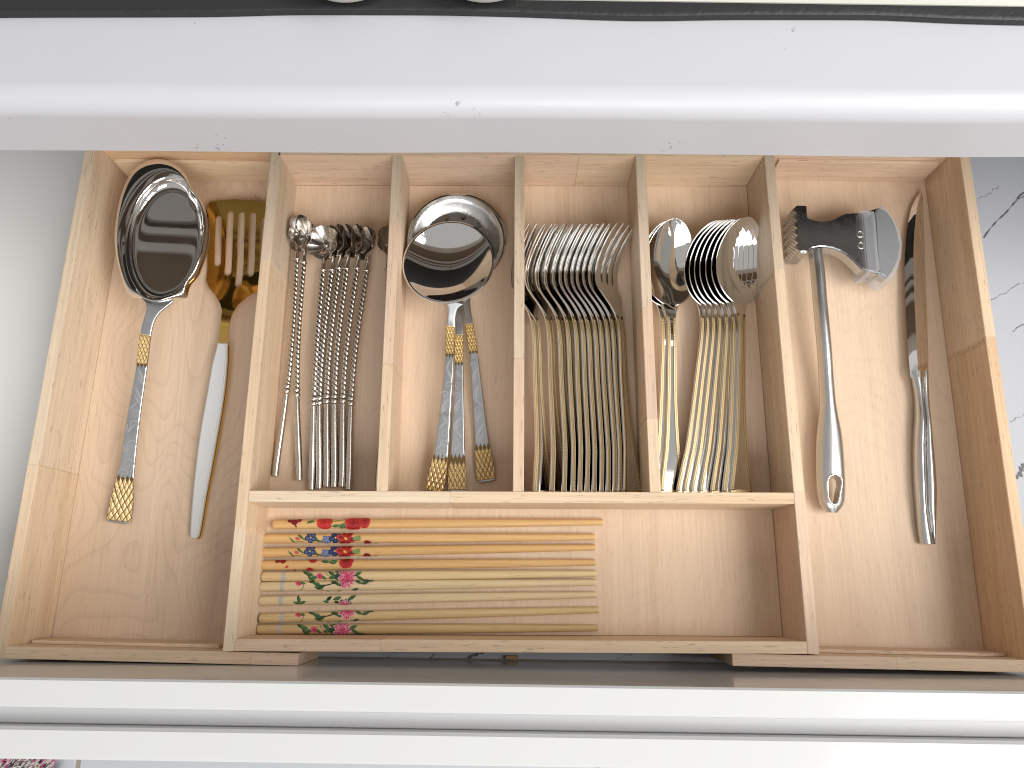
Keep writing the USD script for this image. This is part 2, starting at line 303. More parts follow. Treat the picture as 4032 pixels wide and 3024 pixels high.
hob = thing('hob', 'cream enamel hob edge on a black rubber seal at the back of the worktop', 'hob')
n = 90; xs = np.linspace(-.5, .5, n); ed = np.array([at(u, v - 7, ZT + .0046) for u, v in ((-400, 62), (0, 56), (800, 53), (1200, 45), (1650, 46), (2016, 53), (2550, 69), (2960, 64), (3400, 65), (3800, 80), (4032, 86), (4500, 92))])
rag = pchip(ed[:, 0], ed[:, 1])(np.clip(xs, ed[0, 0], ed[-1, 0]))
P = np.array([[(x, yf, ZT + .0005), (x, yf + .0004, ZT + .004), (x, yf + .002, ZT + .0052), (x, .3006 - .0135 * x, ZT + .0052), (x, .3008 - .0135 * x, ZT + .0005)] for x, yf in zip(xs, rag)])
part(hob, 'rubber_seal', outward(grid_mesh(P)), RUBBER, 40)
h0, h1 = at(2016, -16, ZT + .008), at(4032, 12, ZT + .008); ha = math.atan2(h1[1] - h0[1], h1[0] - h0[0])
part(hob, 'hob_plate', rotz(box(-.5, .5, h0[1], .52, ZT + .0005, ZT + .008, .002), ha, h0[0], h0[1]), CREAM)
for u in (1335, 1905):
    c = at(u, -24, ZT + .022) + np.array([0, .036, 0])
    kb = part(hob, 'burner_cap', trimesh.creation.revolve([(0, -.013), (.030, -.013), (.0335, -.006), (.0340, -.0015), (.0325, 0), (.028, .0006), (0, .0010)], sections=64).apply_translation(c), CREAM, 40)
    part(kb, 'burner_ring', trimesh.creation.revolve([(.0342, -.0040), (.0360, -.0040), (.0360, -.0020), (.0342, -.0020)], sections=64).apply_translation(c), CHROME, 40)

# ------------------------------------------------------------------ organizer
org = thing('cutlery_organizer', 'extending light wooden cutlery organizer with divided centre tray and two side trays', 'organizer')
T = .0076; Z2, ZF2, Z1, ZF1 = .0571, .0115, .0545, .0047
CYF, CYB, YR = -.0452, .3154, .0513
def fingers(a0, a1, z0, z1, zig0, zig1):
    """outline (along, z) of a plank piece whose ends may be finger jointed"""
    def side(a, zig, up):
        if not zig: return [(a, z0), (a, z1)] if up else [(a, z1), (a, z0)]
        k = 35; q = [(a + (.0024 if i % 2 else -.0024), z0 + (z1 - z0) * i / k) for i in range(k + 1)]
        return q if up else q[::-1]
    return side(a1, zig1, True) + side(a0, zig0, False)
def wall(name, p0, p1, t, z0, z1, cuts, tones, zig=False, parent=org, seed=0, side=1, axis=None):
    """an upright board from p0 to p1 (its left/lower face), t thick to the left of its direction, made of jointed blocks"""
    p0, p1 = np.array(p0[:2]), np.array(p1[:2]); Lg = np.linalg.norm(p1 - p0); d = (p1 - p0) / Lg; nn = np.array([-d[1], d[0]]) * side; ax = axis or ('x' if abs(d[0]) > abs(d[1]) else 'y')
    ends = [0] + [c * Lg for c in cuts] + [Lg]; first = None
    order = sorted(range(len(tones)), key=lambda i: -(ends[i + 1] - ends[i]))
    for i in order:
        g = .00004
        poly = fingers(ends[i] + (g if i else 0), ends[i + 1] - (g if i < len(tones) - 1 else 0), z0, z1, zig and i > 0, zig and i < len(tones) - 1)
        body = m3.CrossSection([np.array(poly, float)], m3.FillRule.NonZero)
        b = .0003
        mf = body.extrude(t - 2 * b).translate((0, 0, b)) + body.offset(-b, m3.JoinType.Miter).extrude(t)
        v, f = arr(mf); q = np.zeros_like(v); q[:, :2] = p0 + v[:, [0]] * d + v[:, [2]] * nn; q[:, 2] = v[:, 1]
        o = part(parent if first is None else first, name if first is None else 'wood_block', outward((q, f)), W(ax, tones[i], (seed + i) % 3), 20)
        first = first or o
    return first
# side trays (each slid out a little askew), then the centre tray that rides over them
def rt(a, px, py):
    c, s = math.cos(a), math.sin(a)
    return lambda x, y: (px + c * (x - px) - s * (y - py), py + s * (x - px) + c * (y - py))
for side, (xo, xe, yf, yb, ang, px) in {'l': (-.33884, -.13861, -.05223, .32564, -.01843, -.25), 'r': (.34423, .14364, -.05479, .32675, -.01667, .25)}.items():
    R = rt(ang, px, .14); s = 1 if side == 'l' else -1
    a, b = (xo, xe) if side == 'l' else (xe, xo)
    part(org, 'tray_floor', rotz(box(a + T + .0002 if s > 0 else a, b if s > 0 else b - T - .0002, yf + T + .0002, yb - .0002, .0007, ZF1, .0002), ang, px, .14), PLYF if side == 'l' else PLY, False)
    if side == 'l':
        wall('side_wall', R(xo, yf), R(xo, yb + T), T, .0007, Z1, [.33], ['mid', 'pale'], False, seed=1, side=-1)
        wall('front_wall', R(xo + T + .0001, yf), R(xe, yf), T, .0007, Z1, [.84], ['mid', 'pink'], seed=2)
        wall('back_wall', R(xo + T + .0001, yb), R(xe, yb), T, .0007, Z1, [], ['warm'], seed=0)
    else:
        wall('side_wall', R(xo, yf), R(xo, yb + T), T, .0007, Z1, [.58], ['warm', 'mid'], True, seed=1, side=1)
        wall('front_wall', R(xe, yf), R(xo - T - .0001, yf), T, .0007, Z1, [.55], ['pink', 'mid'], seed=0)
        wall('back_wall', R(xe, yb), R(xo - T - .0001, yb), T, .0007, Z1, [], ['pink'], seed=2)
    # runner strips on the inside of the front and back walls
    lo, hi = (xo + T + .004, -.199) if side == 'l' else (.2055, xo - T - .004)
    for y0, y1 in ((yf + T + .0001, yf + T + .0024), (yb - .0028, yb - .0001)):
        part(org, 'runner_strip', rotz(box(lo, hi, y0, y1, ZF1 + .0002, .034, .0003), ang, px, .14), W('x', 'mid' if side == 'l' else 'pink', 1), 20)
XL0, XL1 = at(876, 2564, Z2)[0], at(1070, 600, Z2)[0]; XR0, XR1 = .1963, .1963
part(org, 'tray_floor', box(-.1835, XR0 - T - .0003, CYF + T + .0002, CYB - .0002, .0073, ZF2, .0002), PLY, False)
zb = .0063
wall('side_wall', (XL0, CYF), (at(1070, 560, Z2)[0], CYB + T), T, zb, Z2, [.21, .74], ['pale', 'mid', 'grey'], True, seed=1, side=-1)
wall('side_wall', (XR0, CYF), (XR1, CYB + T), T, zb, Z2, [.28, .72], ['pink', 'mid', 'grey'], True, seed=0, side=1)
wall('front_wall', (XL0 + T + .0001, CYF), (XR0 - T - .0001, CYF), T, zb, Z2, [.255], ['pink', 'mid'], seed=2)
wall('back_wall', (-.1835, CYB), (XR1 - T - .0001, CYB), T, zb, Z2, [.62], ['pink', 'mid'], seed=1)
wall('cross_rail', (XL0 + T + .0006, YR), (XR0 - T - .0001, YR), T, ZF2 + .0001, Z2, [.37], ['pale', 'mid'], seed=0)
for x0, x1, tn, cu in ((at(1482, 1933, Z2)[0], at(1545, 607, Z2)[0], ['mid', 'pink', 'grey'], [.35, .78]), (-.0026, -.0022, ['pink', 'grey'], [.37]), (.0909, .0903, ['mid', 'pink', 'grey'], [.2, .52])):
    wall('divider', (x0, YR + T + .0001), (x1, CYB - .0001), T, ZF2 + .0001, Z2, cu, tn, False, seed=int(abs(x0) * 1000) % 3, side=-1)

# ------------------------------------------------------------------ table forks and spoons with gold key-pattern handles
def key_handle(root, hw, zf, y_end, th):
    """the two gold borders of a handle: dark gold ground, bright raised key pattern, and a border across the end"""
    ys = np.concatenate([np.linspace(.0012, .04, 14), np.linspace(.045, y_end, 16)]); bw = lambda y: np.minimum(.0027, hw(y) * .70)
    for s in (-1, 1):
        a, b = s * (hw(ys) - .00035), s * (hw(ys) - bw(ys))
        part(root, 'key_border', slab(ys, np.minimum(a, b), np.maximum(a, b), lambda x, y: zf(x, y) + 0 * x + th / 2, .0005, 4, 3), GOLDD, 40)
        B = []; per = .0026; y = .0024
        def quad(x0, x1, y0, y1):
            xs_, ys_ = np.array([x0, x1, x1, x0]), np.array([y0, y0, y1, y1]); z = zf(xs_, ys_) + th / 2 + .0002; top = np.stack([xs_, ys_, z + .0004], 1); bot = np.stack([xs_, ys_, z - .0001], 1)
            B.append((np.vstack([bot, top]), np.array([(4, 5, 6), (4, 6, 7), (0, 1, 5), (0, 5, 4), (1, 2, 6), (1, 6, 5), (2, 3, 7), (2, 7, 6), (3, 0, 4), (3, 4, 7)])))
        while y + per < y_end:
            h, w = float(hw(y + per / 2)), float(bw(y + per / 2)); o = lambda q: s * (h - .0004 - (w - .0004) * q)      # q runs 0 at the rim .. 1 inside
            for q0, q1, v0, v1 in ((.0, .16, 0, 1.0), (.16, .88, .0, .22), (.70, .88, .22, .72), (.38, .70, .52, .72)):
                A, Bq = o(q0), o(q1); quad(min(A, Bq), max(A, Bq), y + v0 * per, y + v1 * per)
            y += per
        part(root, 'key_relief', join(B), GOLD, False)
    h = float(hw(.0)); part(root, 'end_border', slab([-.0012, .0002, .0016, .0026], [-h * .3, -h * .93, -h * .9, -h * .35], [h * .3, h * .93, h * .9, h * .35], zf, th + .0004, 5, 3), GOLD, 40)
# --- fork
FL = .2058; FTH = .0023
fz = spl(np.array([0, .25, .45, .64, .725, .80, .885, 1]) * FL, [0, -.0038, -.0064, -.0091, -.0151, -.0212, -.0179, 0])
fzf = lambda x, y: fz(y) + 0 * x
fhw = pchip([-.002, .0, .018, .036, .083, .128, .136, .143, .151, .158, .17, .24], [.0094, .0098, .0079, .0056, .0038, .0036, .0043, .0068, .0106, .0127, .0132, .0128])
def fork_proto():
    f = thing('fork', '', 'fork', group='forks nested on edge in a row')
    ys = np.concatenate([[-.0012, -.0004], np.linspace(.0006, .127, 30), np.linspace(.129, .1625, 20)]); h = fhw(ys); h[0] *= .35; h[1] *= .85
    part(f, 'handle_and_head', slab(ys, -h, h, fzf, np.interp(ys, [.13, .160], [FTH, .0017]), 7, 4, .5), STEEL, 40)
    for k in range(4):
        yt = np.concatenate([np.linspace(.1605, .194, 12), np.linspace(.197, FL + (.0 if k in (1, 2) else -.0012), 7)]); u = np.clip((yt - .1605) / (FL - .1605), 0, 1)
        c0 = (-.0132 + .0264 / 8 * (2 * k + 1)); c1 = (k - 1.5) * .0061; c = c0 + (c1 - c0) * u; w = (.0030 if k in (0, 3) else .0023) - (.0012 if k in (0, 3) else .0007) * u; w = w * np.where(u > .78, np.clip(1 - ((u - .78) / .22) ** 2 * .72, .2, 1), 1)
        part(f, 'tine', slab(yt, c - w, c + w, fzf, .0017 * (1 - .2 * u), 5, 4, .4), STEEL, 40)
    key_handle(f, fhw, fzf, .1345, FTH); return f
fork = fork_proto()
tip = [(192, 230), (335, 215), (425, 215), (500, 215), (575, 210), (635, 205), (680, 205), (735, 200), (780, 197), (835, 188), (890, 190), (955, 185)]
end = [245, 372, 478, 552, 612, 675, 737, 800, 858, 912, 955, 1002]
ORD = ['first', 'second', 'third', 'fourth', 'fifth', 'sixth', 'seventh', 'eighth', 'ninth', 'tenth', 'eleventh', 'twelfth']
for i, ((tx, ty), ex) in enumerate(zip(tip, end)):
    ro = math.radians(41 if i else 34)
    Tp, Ep = C5(tx + (74 if i else 84), ty, .0395), C6(ex + (80 if i else 66), 1397, .0225)
    a = (Tp - Ep) / np.linalg.norm(Tp - Ep); Ep = Tp - a * FL; Tp = Tp + a * max(0, (.0610 - Ep[1]) / a[1]); Ep = Tp - a * FL
    m = placed(Ep, Tp, ro)
    lab = ('leftmost steel fork with gold key-pattern handle, its tines against the divider' if i == 0 else 'rightmost steel fork with gold key-pattern handle, all four tines showing on top of the row' if i == 11 else f'steel fork with gold key-pattern handle, {ORD[i]} from the left in the row of forks')
    if i == 0: xf(fork, m); tag(fork, lab)
    else: dup(fork, m, lab)
# --- spoon
SL = .2128; STH = .0017
sz = spl(np.array([0, .25, .45, .60, .70, .82, .92, 1]) * SL, [0, -.0028, -.0045, -.0060, -.0095, -.0125, -.0080, 0])
shw = pchip([-.002, .0, .018, .036, .083, .115, .128, .138], [.0094, .0098, .0079, .0056, .0038, .0035, .0036, .0048])
BC, BL, BW = .1788, .0340, .0222
def shalf(y):
    y = np.asarray(y, float); u = (y - BC) / BL; e = BW * np.sqrt(np.clip(1 - np.abs(u) ** 2.1, 0, 1)) * (1 - .10 * u)
    return np.where(y < .139, np.maximum(shw(np.minimum(y, .138)), 0), np.maximum(e, np.where(y < .152, .0048 + (y - .138) * .3, 0)))
def szf(x, y):
    u = np.clip(1 - ((y - BC) / BL) ** 2, 0, 1); d = .0085 * u; h = np.maximum(shalf(y), .002)
    return sz(np.minimum(y, SL)) - d * (1 - (x / h) ** 2) * np.where(y > .143, 1, 0) + d * .35
def spoon_proto():
    s = thing('spoon', '', 'spoon', group='spoons lying together in the fifth compartment')
    ys = np.concatenate([[-.0012, -.0004], np.linspace(.0006, .118, 30), np.linspace(.121, .146, 10)]); h = shw(np.minimum(ys, .138)); h = np.where(ys > .138, .0048 + (ys - .138) * .3, h); h[0] *= .35; h[1] *= .85
    part(s, 'handle', slab(ys, -h, h, lambda x, y: szf(np.asarray(x) * 0, y), STH * 1.25, 7, 4), STEEL, 50)
    yb = BC + BL * np.sin(np.linspace(-1.33, math.pi / 2 - .03, 34)); hb = shalf(yb)
    part(s, 'bowl', slab(yb, -hb, hb, szf, STH, 22, 4), STEEL, 60)
    key_handle(s, shw, lambda x, y: szf(np.asarray(x) * 0, y), .1365, STH * 1.25); return s
spoon = spoon_proto()
sp = []
for i in range(7):
    k = 6 - i
    sp.append((C5(2104 - 40 * k, 122 + (0 if k == 0 else 30 + 3 * k), .0385), C6([1490, 1547, 1612, 1688, 1784, 1885, 1950][i] + 76, 1402, .0225), 23))
sp = [(C5(1432, 150, .034), C6(1352, 1402, .0205), 16), (C5(1466, 137, .0345), C6(1432, 1398, .0215), 16)] + sp
for i, (Tp, Ep, ro) in enumerate(sp):
    a = (Tp - Ep) / np.linalg.norm(Tp - Ep); Ep = Tp - a * SL; Tp = Tp + a * max(0, (.0610 - Ep[1]) / a[1]); Ep = Tp - a * SL; m = placed(Ep, Tp, math.radians(ro))
    lab = {0: 'steel spoon with gold key-pattern handle, lying under the left spoon beside the divider', 1: 'steel spoon with gold key-pattern handle, upper of the left pair, its whole bowl showing',
           8: 'rightmost steel spoon with gold key-pattern handle, topmost of the stack with its bowl open'}.get(i, f'steel spoon with gold key-pattern handle, {ORD[i - 2]} from the left in the stack of seven')
    if i == 0: xf(spoon, m); tag(spoon, lab)
    else: dup(spoon, m, lab)

# ------------------------------------------------------------------ long teaspoons with twisted handles and flower bowls
TL = .2
def tea_proto():
    t = thing('teaspoon', '', 'teaspoon', group='long twisted teaspoons')
    bend = lambda y: .0042 * np.sin(np.clip(y / .165, 0, 1) * math.pi) ** 1.2
    y = np.linspace(-.0058, .056, 28); part(t, 'handle', tube(np.stack([0 * y, y, bend(y)], 1), np.interp(y, [-.0058, .02, .056], [.0026, .00255, .0022]), 14), OLDSILVER, 50)
    B = []
    for c in (.0585, .0622):
        q = np.linspace(-.0016, .0016, 7); B.append(tube(np.stack([0 * q, c + q, bend(c + q)], 1), .0021 + .0007 * np.sqrt(np.clip(1 - (q / .0017) ** 2, 0, 1)), 14))
    part(t, 'bead_collar', join(B), OLDSILVER, 50)
    y = np.linspace(.064, .164, 230); part(t, 'twisted_shaft', tube(np.stack([0 * y, y, bend(y)], 1), .0022, 18, shape=lambda k, a: 1 + .09 * np.cos(3 * (a - 2 * math.pi * (y[k] / .0115)))), OLDSILVER, 60)
    q = np.linspace(-.001, .001, 5); part(t, 'neck_ring', tube(np.stack([0 * q, .1655 + q, bend(.1655 + q)], 1), .0027 + .0006 * np.cos(q * 1500), 14), OLDSILVER, 50)
    y = np.linspace(.164, .1795, 8); part(t, 'neck', tube(np.stack([0 * y, y, bend(np.minimum(y, .165)) - .09 * (y - .164)], 1), np.linspace(.0021, .0015, 8), 10), OLDSILVER, 50)
    na, nr = 84, 12; a = np.arange(na) / na * 2 * math.pi; R = .0142 * (.90 + .10 * np.abs(np.cos(3 * a + math.pi / 2)) ** .6)
    top = []
    for r in np.linspace(.04, 1, nr):
        rad = R * r * (1 if r < .5 else 1); z = .0075 * (r ** 2.2) - .0007 * np.cos(6 * a + math.pi) * r ** 2 + (.0004 if r < .2 else 0)
        top.append(np.stack([rad * np.cos(a) * .95, .1885 + rad * np.sin(a) * 1.0, z - .0035], 1))
    top = np.array(top); bot = top[::-1] - np.array([0, 0, .0008]); bot[:, :, 2] -= .0001
    part(t, 'flower_bowl', outward(grid_mesh(np.vstack([top, bot]))), OLDSILVER, 60)
    part(t, 'flower_centre', trimesh.creation.icosphere(2, .0018).apply_scale((1, 1, .6)).apply_translation((0, .1885, -.0030)), OLDSILVER, True); return t
tea = tea_proto()
tz = ZF2 + .0032
tea_at = [((1435, 1247), (1600, 872), 55, .0235), ((1615, 1247), (1648, 895), -35, .0245), ((1705, 1262), (1790, 952), -12, .025), ((1760, 1262), (1852, 950), -48, .0235), ((1815, 1262), (1905, 938), -50, .0235),
          ((1870, 1262), (1962, 940), -48, .0235), ((1925, 1262), (2037, 938), -52, .0235), ((1975, 1262), (2107, 955), -48, .0235), ((2204, 990), (2267, 947), 40, .022)]
for i, (e, nk, ro, zt) in enumerate(tea_at):
    Ep, N = C2(*e, tz), C1(*nk, zt - .004); a = (N - Ep) / np.linalg.norm(N - Ep)
    # the neck ring sits at .1655 along the spoon
    Ep = N - a * .1655; m = placed(Ep, Ep + a * TL, math.radians(ro))
    lab = {0: 'leftmost long twisted teaspoon, standing apart with its handle end bent outward', 1: 'second twisted teaspoon from the left, close beside the leftmost one at its flower bowl', 2: 'twisted teaspoon whose flower bowl lies open and reflects the wood',
           8: 'twisted teaspoon half hidden under the divider, only part of its flower bowl showing'}.get(i, f'twisted teaspoon with flower bowl on edge, {ORD[i - 3]} of the right-hand five')
    if i == 0: xf(tea, m); tag(tea, lab)
    else: dup(tea, m, lab)

# ------------------------------------------------------------------ ladles, skimmer and serving spoon with gold diamond handles
class Strap:
    """a flat bar along a curve; S(s, x) is a point of its upper face, s metres along it and x to its right"""
    def __init__(o, pts, hw, th, n=70, roll=0.0):
        o.p = smooth_curve(pts, n); d = np.concatenate([[0], np.cumsum(np.linalg.norm(np.diff(o.p, axis=0), axis=1))]); o.s = d; o.L = d[-1]; o.th = th
        o.t = np.gradient(o.p, axis=0); o.t /= np.linalg.norm(o.t, axis=1, keepdims=True)
        up = np.array([0, 0, 1.0]); o.x = np.cross(o.t, up); o.x /= np.linalg.norm(o.x, axis=1, keepdims=True); o.n = np.cross(o.x, o.t)
        c, s_ = math.cos(roll), math.sin(roll); o.x, o.n = c * o.x - s_ * o.n, c * o.n + s_ * o.x
        k = list(hw); o.hw = pchip([q * o.L for q, _ in k], [w for _, w in k])
    def S(o, s, x, z=0.0):
        s, x = np.broadcast_arrays(np.asarray(s, float), np.asarray(x, float)); f = lambda A: np.stack([np.interp(s, o.s, A[:, i]) for i in range(3)], -1)
        return f(o.p) + f(o.x) * x[..., None] + f(o.n) * (np.asarray(z) + np.zeros_like(s))[..., None]
    def body(o, s0, s1, n=40, grow=0.0, round_end=False):
        ss = np.linspace(s0, s1, n); h = o.hw(ss) + grow
        if round_end: ss = np.concatenate([[s0 - .0009, s0 - .0004], ss]); h = np.concatenate([[h[0] * .55, h[0] * .9], h])
        v, f = slab(ss, -h, h, lambda x, y: 0 * x, o.th + grow, 5, 4)
        e = np.minimum(v[:, 1], 0) ; w = o.S(v[:, 1], v[:, 0], v[:, 2]); w += o.t[0] * e[:, None]
        return outward((w, f))
    def diamonds(o, s0, s1, across, dl, points_up):
        """raised rhombs between s0 and s1; the edge towards the plain metal is left as points"""
        Q = []; k = 0; s = s0
        for r in range(-1, int((s1 - s0) / (dl / 2)) + 2):
            sc = s0 + r * dl / 2; off = r % 2
            h = float(o.hw(np.clip(sc, 0, o.L))); w = 2 * h / across
            for c in range(across + 1):
                xc = -h + w * (c + (.5 if off else 0)); 
                pts = [(sc - dl / 2, xc), (sc, xc + w / 2), (sc + dl / 2, xc), (sc, xc - w / 2)]
                pts = [(np.clip(a, s0, s1) if not points_up else max(a, s0), np.clip(b, -h, h)) for a, b in pts]
                if points_up and sc > s1 - dl * .2 or xc < -h - 1e-9 or xc > h + 1e-9 or sc < s0 - 1e-9: continue
                cen = np.mean(pts, 0); pts = [cen + (np.array(q) - cen) * .86 for q in pts]
                if abs(Polygon(pts).area) < 1e-8: continue
                B = o.S([q[0] for q in pts], [q[1] for q in pts], o.th / 2 + .0001); Tt = [cen + (np.array(q) - cen) * .35 for q in pts]
                A = o.S([q[0] for q in Tt], [q[1] for q in Tt], o.th / 2 + .0008)
                f = [(4, 5, 6), (4, 6, 7)] + [t for j in range(4) for t in ((j, (j + 1) % 4, 4 + (j + 1) % 4), (j, 4 + (j + 1) % 4, 4 + j))]
                v = np.vstack([B, A]); f = np.array(f)
                nrm = np.cross(v[5] - v[4], v[6] - v[4]); nn = np.array([np.interp(sc, o.s, o.n[:, i]) for i in range(3)])
                Q.append((v, f if nrm @ nn > 0 else f[:, ::-1]))
        return join(Q)
    def zigzag(o, s0, s1, across, dl, z, tip):
        """the gold ground below the rhombs, ending in points on the side of the plain metal"""
        n = 2 * across; ss = np.linspace(s0, s1, 12); P, F = [], []
        xs_ = np.linspace(-1, 1, n + 1); 
        for i, s in enumerate(ss):
            for j, x in enumerate(xs_):
                h = float(o.hw(s)); e = tip * (.5 * dl if j % 2 else 0.0) if (tip > 0 and i == 11) or (tip < 0 and i == 0) else 0.0
                P.append(o.S(s + e, x * (h + .0001), z))
        for i in range(11):
            for j in range(n):
                a = i * (n + 1) + j; F += [(a, a + 1, a + n + 2), (a, a + n + 2, a + n + 1)]
        P, F = np.array(P), np.array(F); nr = np.cross(P[F[0, 1]] - P[F[0, 0]], P[F[0, 2]] - P[F[0, 0]])
        return P, (F if nr[2] > 0 else F[:, ::-1])
    def scrolls(o, s0, s1, seed):
        rg = np.random.default_rng(seed); Q = []
        def strip(curve, w):
            c = np.array(curve); t = np.gradient(c, axis=0); t /= np.maximum(np.linalg.norm(t, axis=1, keepdims=True), 1e-9); nrm = np.stack([-t[:, 1], t[:, 0]], 1); ww = np.broadcast_to(w, len(c))[:, None] / 2
            a, b = c + nrm * ww, c - nrm * ww; m = len(c)
            for q in (a, b): q[:, 1] = np.clip(q[:, 1], -o.hw(np.clip(q[:, 0], 0, o.L)) * .95, o.hw(np.clip(q[:, 0], 0, o.L)) * .95)
            v = o.S(np.concatenate([a[:, 0], b[:, 0]]), np.concatenate([a[:, 1], b[:, 1]]), o.th / 2 + .00012); i = np.arange(m - 1)
            Q.append((v, np.vstack([np.stack([i, i + m, i + m + 1], 1), np.stack([i, i + m + 1, i + 1], 1)])))
        s = s0 + .004; k = 0
        while s < s1 - .004:
            h = float(o.hw(s)); sd = 1 if k % 2 else -1; kind = int(rg.integers(0, 4))
            if kind == 0:
                a = np.linspace(0, 4.4 * math.pi / 2, 26); r = h * .75 * (1 - a / 8.2); strip(np.stack([s + r * np.sin(a), sd * h * .2 + sd * r * np.cos(a)], 1), np.interp(a, [0, 7], [.0009, .0004]))
            elif kind == 1:
                u = np.linspace(0, 1, 14); strip(np.stack([s - .004 + .009 * u, sd * h * (-.6 + 1.1 * u ** 1.5)], 1), .0003 + .0016 * np.sin(u * math.pi))
            elif kind == 2:
                for g in (-1, 0, 1):
                    u = np.linspace(0, 1, 10); strip(np.stack([s + .006 * u + .001 * abs(g), sd * h * (.5 - .35 * u * (1 + g) - .15 * g)], 1), .0003 + .0006 * np.sin(u * math.pi))
            else:
                a = np.linspace(0, 2 * math.pi, 20); strip(np.stack([s + .0028 * np.cos(a), -sd * h * .25 + h * .4 * np.sin(a) * np.abs(np.cos(a / 2)) ** .5], 1), .0005)
                u = np.linspace(0, 1, 10); strip(np.stack([s + .003 + .006 * u, sd * h * (.7 - u)], 1), .0003 + .0009 * np.sin(u * math.pi))
            s += rg.uniform(.0065, .0085); k += 1
        v, f = join(Q); nr = np.cross(v[f[:, 1]] - v[f[:, 0]], v[f[:, 2]] - v[f[:, 0]]); bad = nr[:, 2] < 0; f[bad] = f[bad][:, ::-1]; return v, f
ENGR = plain('engraved_line', (.66, .66, .66), .36, .9)
def diamond_handle(t, o, st, g1, g2, seed, cut=1.0):
    """st: strap from handle end (0) to neck; gold from 0 to g1 of the length and from g2[0] to g2[1]"""
    g1, a2, b2 = g1 * st.L, g2[0] * st.L, g2[1] * st.L
    h = part(t, 'handle', st.body(.0, st.L, 60, round_end=True), STEELH, 50, origin=o)
    part(h, 'engraved_scrolls', st.scrolls(g1, a2, seed), ENGR, False, origin=o)
    for (s0, s1, ac, dl, tp) in ((.0004, g1, 4, .0072, 1), (a2, b2, 3, .0058, -1)):
        gp = part(t, 'gold_end' if tp > 0 else 'gold_collar', st.zigzag(s0, s1, ac if tp > 0 else 3, dl, st.th / 2 + .00008, tp), GOLDD, False, origin=o)
        part(gp, 'diamond_relief', st.diamonds(s0, s1, ac, dl, tp > 0), GOLD, False, origin=o)
    part(t, 'collar_band', st.body(b2, b2 + .0009, 4, grow=.0004), GOLD, 50, origin=o)
def dish(center, ex, ey, nrm, R, depth, th, rim=0.0, prof=None, n=64, nr=14):
    """a round dish: profile prof(r) -> height (r from 0 to 1)"""
    a = np.arange(n) / n * 2 * math.pi; rs = np.concatenate([np.linspace(.03, .94, nr), np.linspace(.95, 1, 6)]); top = []
    for r in rs: top.append(center + (np.cos(a) * R * r)[:, None] * ex + (np.sin(a) * R * r)[:, None] * ey + nrm * prof(r))
    top = np.array(top); bot = top[::-1] - nrm * th
    return outward(grid_mesh(np.vstack([top, bot])))
def axes(dirxy, pitch, roll):
    y = np.array([dirxy[0], dirxy[1], 0.]) / np.linalg.norm(dirxy); x = np.cross(y, [0, 0, 1.0]); z = np.array([0, 0, 1.0])
    y2 = y * math.cos(pitch) + z * math.sin(pitch); z2 = np.cross(x, y2); c, s = math.cos(roll), math.sin(roll)
    return c * x - s * z2, y2, c * z2 + s * x
HWL = [(0, .0068), (.04, .0068), (.2, .0054), (.45, .0041), (.7, .0033), (.84, .0032), (.93, .0033), (.97, .0042), (1, .0080)]
# front ladle
o = C3(585, 835, .03); ld = thing('ladle', 'small polished steel ladle lying on top, its round bowl reflecting the room', 'ladle', shift(o), 'ladles with gold diamond handles')
ex, ey, nz = axes((-.25, 1.0), -.12, -.05); bc = C3(585, 836, .0405)
part(ld, 'bowl', dish(bc, ex, ey, nz, .0355, .014, .0011, prof=lambda r: -.013 * (1 - min(r / .97, 1) ** 2.0) - .0006 * max(0, (r - .95) / .05)), STEEL, 60, origin=o)
nk = [C3(640, 1170, .0315), C3(632, 1215, .0275), C3(618, 1290, .0285), C3(612, 1350, .0295)]
st = Strap([C4(462, 1515, .0175), C4(520, 1200, .0235), C4(570, 700, .0285), C4(600, 330, .0312), C3(612, 1355, .0335), C3(622, 1270, .0375), C3(634, 1192, .0415)], HWL, .0022)
diamond_handle(ld, o, st, .168, (.715, .865), 3)
part(ld, 'neck', slab([0, .004, .010, .016], [-.0036, -.0045, -.0075, -.012], [.0036, .0045, .0075, .012], lambda x, y: 0 * x, .0018, 5, 3), STEEL, 50) if False else None
# skimmer under it
o2 = C3(660, 650, .02); sk = thing('skimmer', 'round steel skimmer with punched holes lying under the front ladle', 'skimmer', shift(o2), 'ladles with gold diamond handles')
ex2, ey2, nz2 = axes((-.05, 1.0), .10, .06); c2 = C3(657, 672, .0255)
hp = np.array([0, .0, 0]); pr = lambda r: (.0045 * max(0, (r - .70) / .30) ** .8 if r > .70 else 0) + .002 * max(0, r - .93) / .07 - .003
n = 84; a = np.arange(n) / n * 2 * math.pi; R2 = .0368
cs = m3.CrossSection([np.stack([np.cos(a), np.sin(a)], 1) * R2], m3.FillRule.NonZero)
holes = [(0, 0)] + [(.0085 * math.cos(t), .0085 * math.sin(t)) for t in np.arange(6) * math.pi / 3] + [(.0222 * math.cos(t), .0222 * math.sin(t)) for t in np.arange(10) * math.pi / 5 + .03]
for hx, hy in holes: cs = cs - m3.CrossSection.circle(.0024, 18).translate((hx, hy))
v, f = arr(cs.extrude(.0010).refine_to_length(.0016)); r = np.hypot(v[:, 0], v[:, 1]) / R2; lift = np.array([pr(q) for q in r]); v[:, 2] += lift
part(sk, 'pierced_disc', outward((c2 + v[:, [0]] * ex2 + v[:, [1]] * ey2 + v[:, [2]] * nz2, f)), SATIN, 40, origin=o2)
st = Strap([C4(665, 1508, .0175), C4(668, 1150, .0200), C4(676, 700, .0235), C4(680, 300, .0255), C3(680, 1310, .0245), C3(677, 1240, .0215), C3(674, 1165, .0190)], HWL, .0022)
diamond_handle(sk, o2, st, .155, (.635, .775), 5)
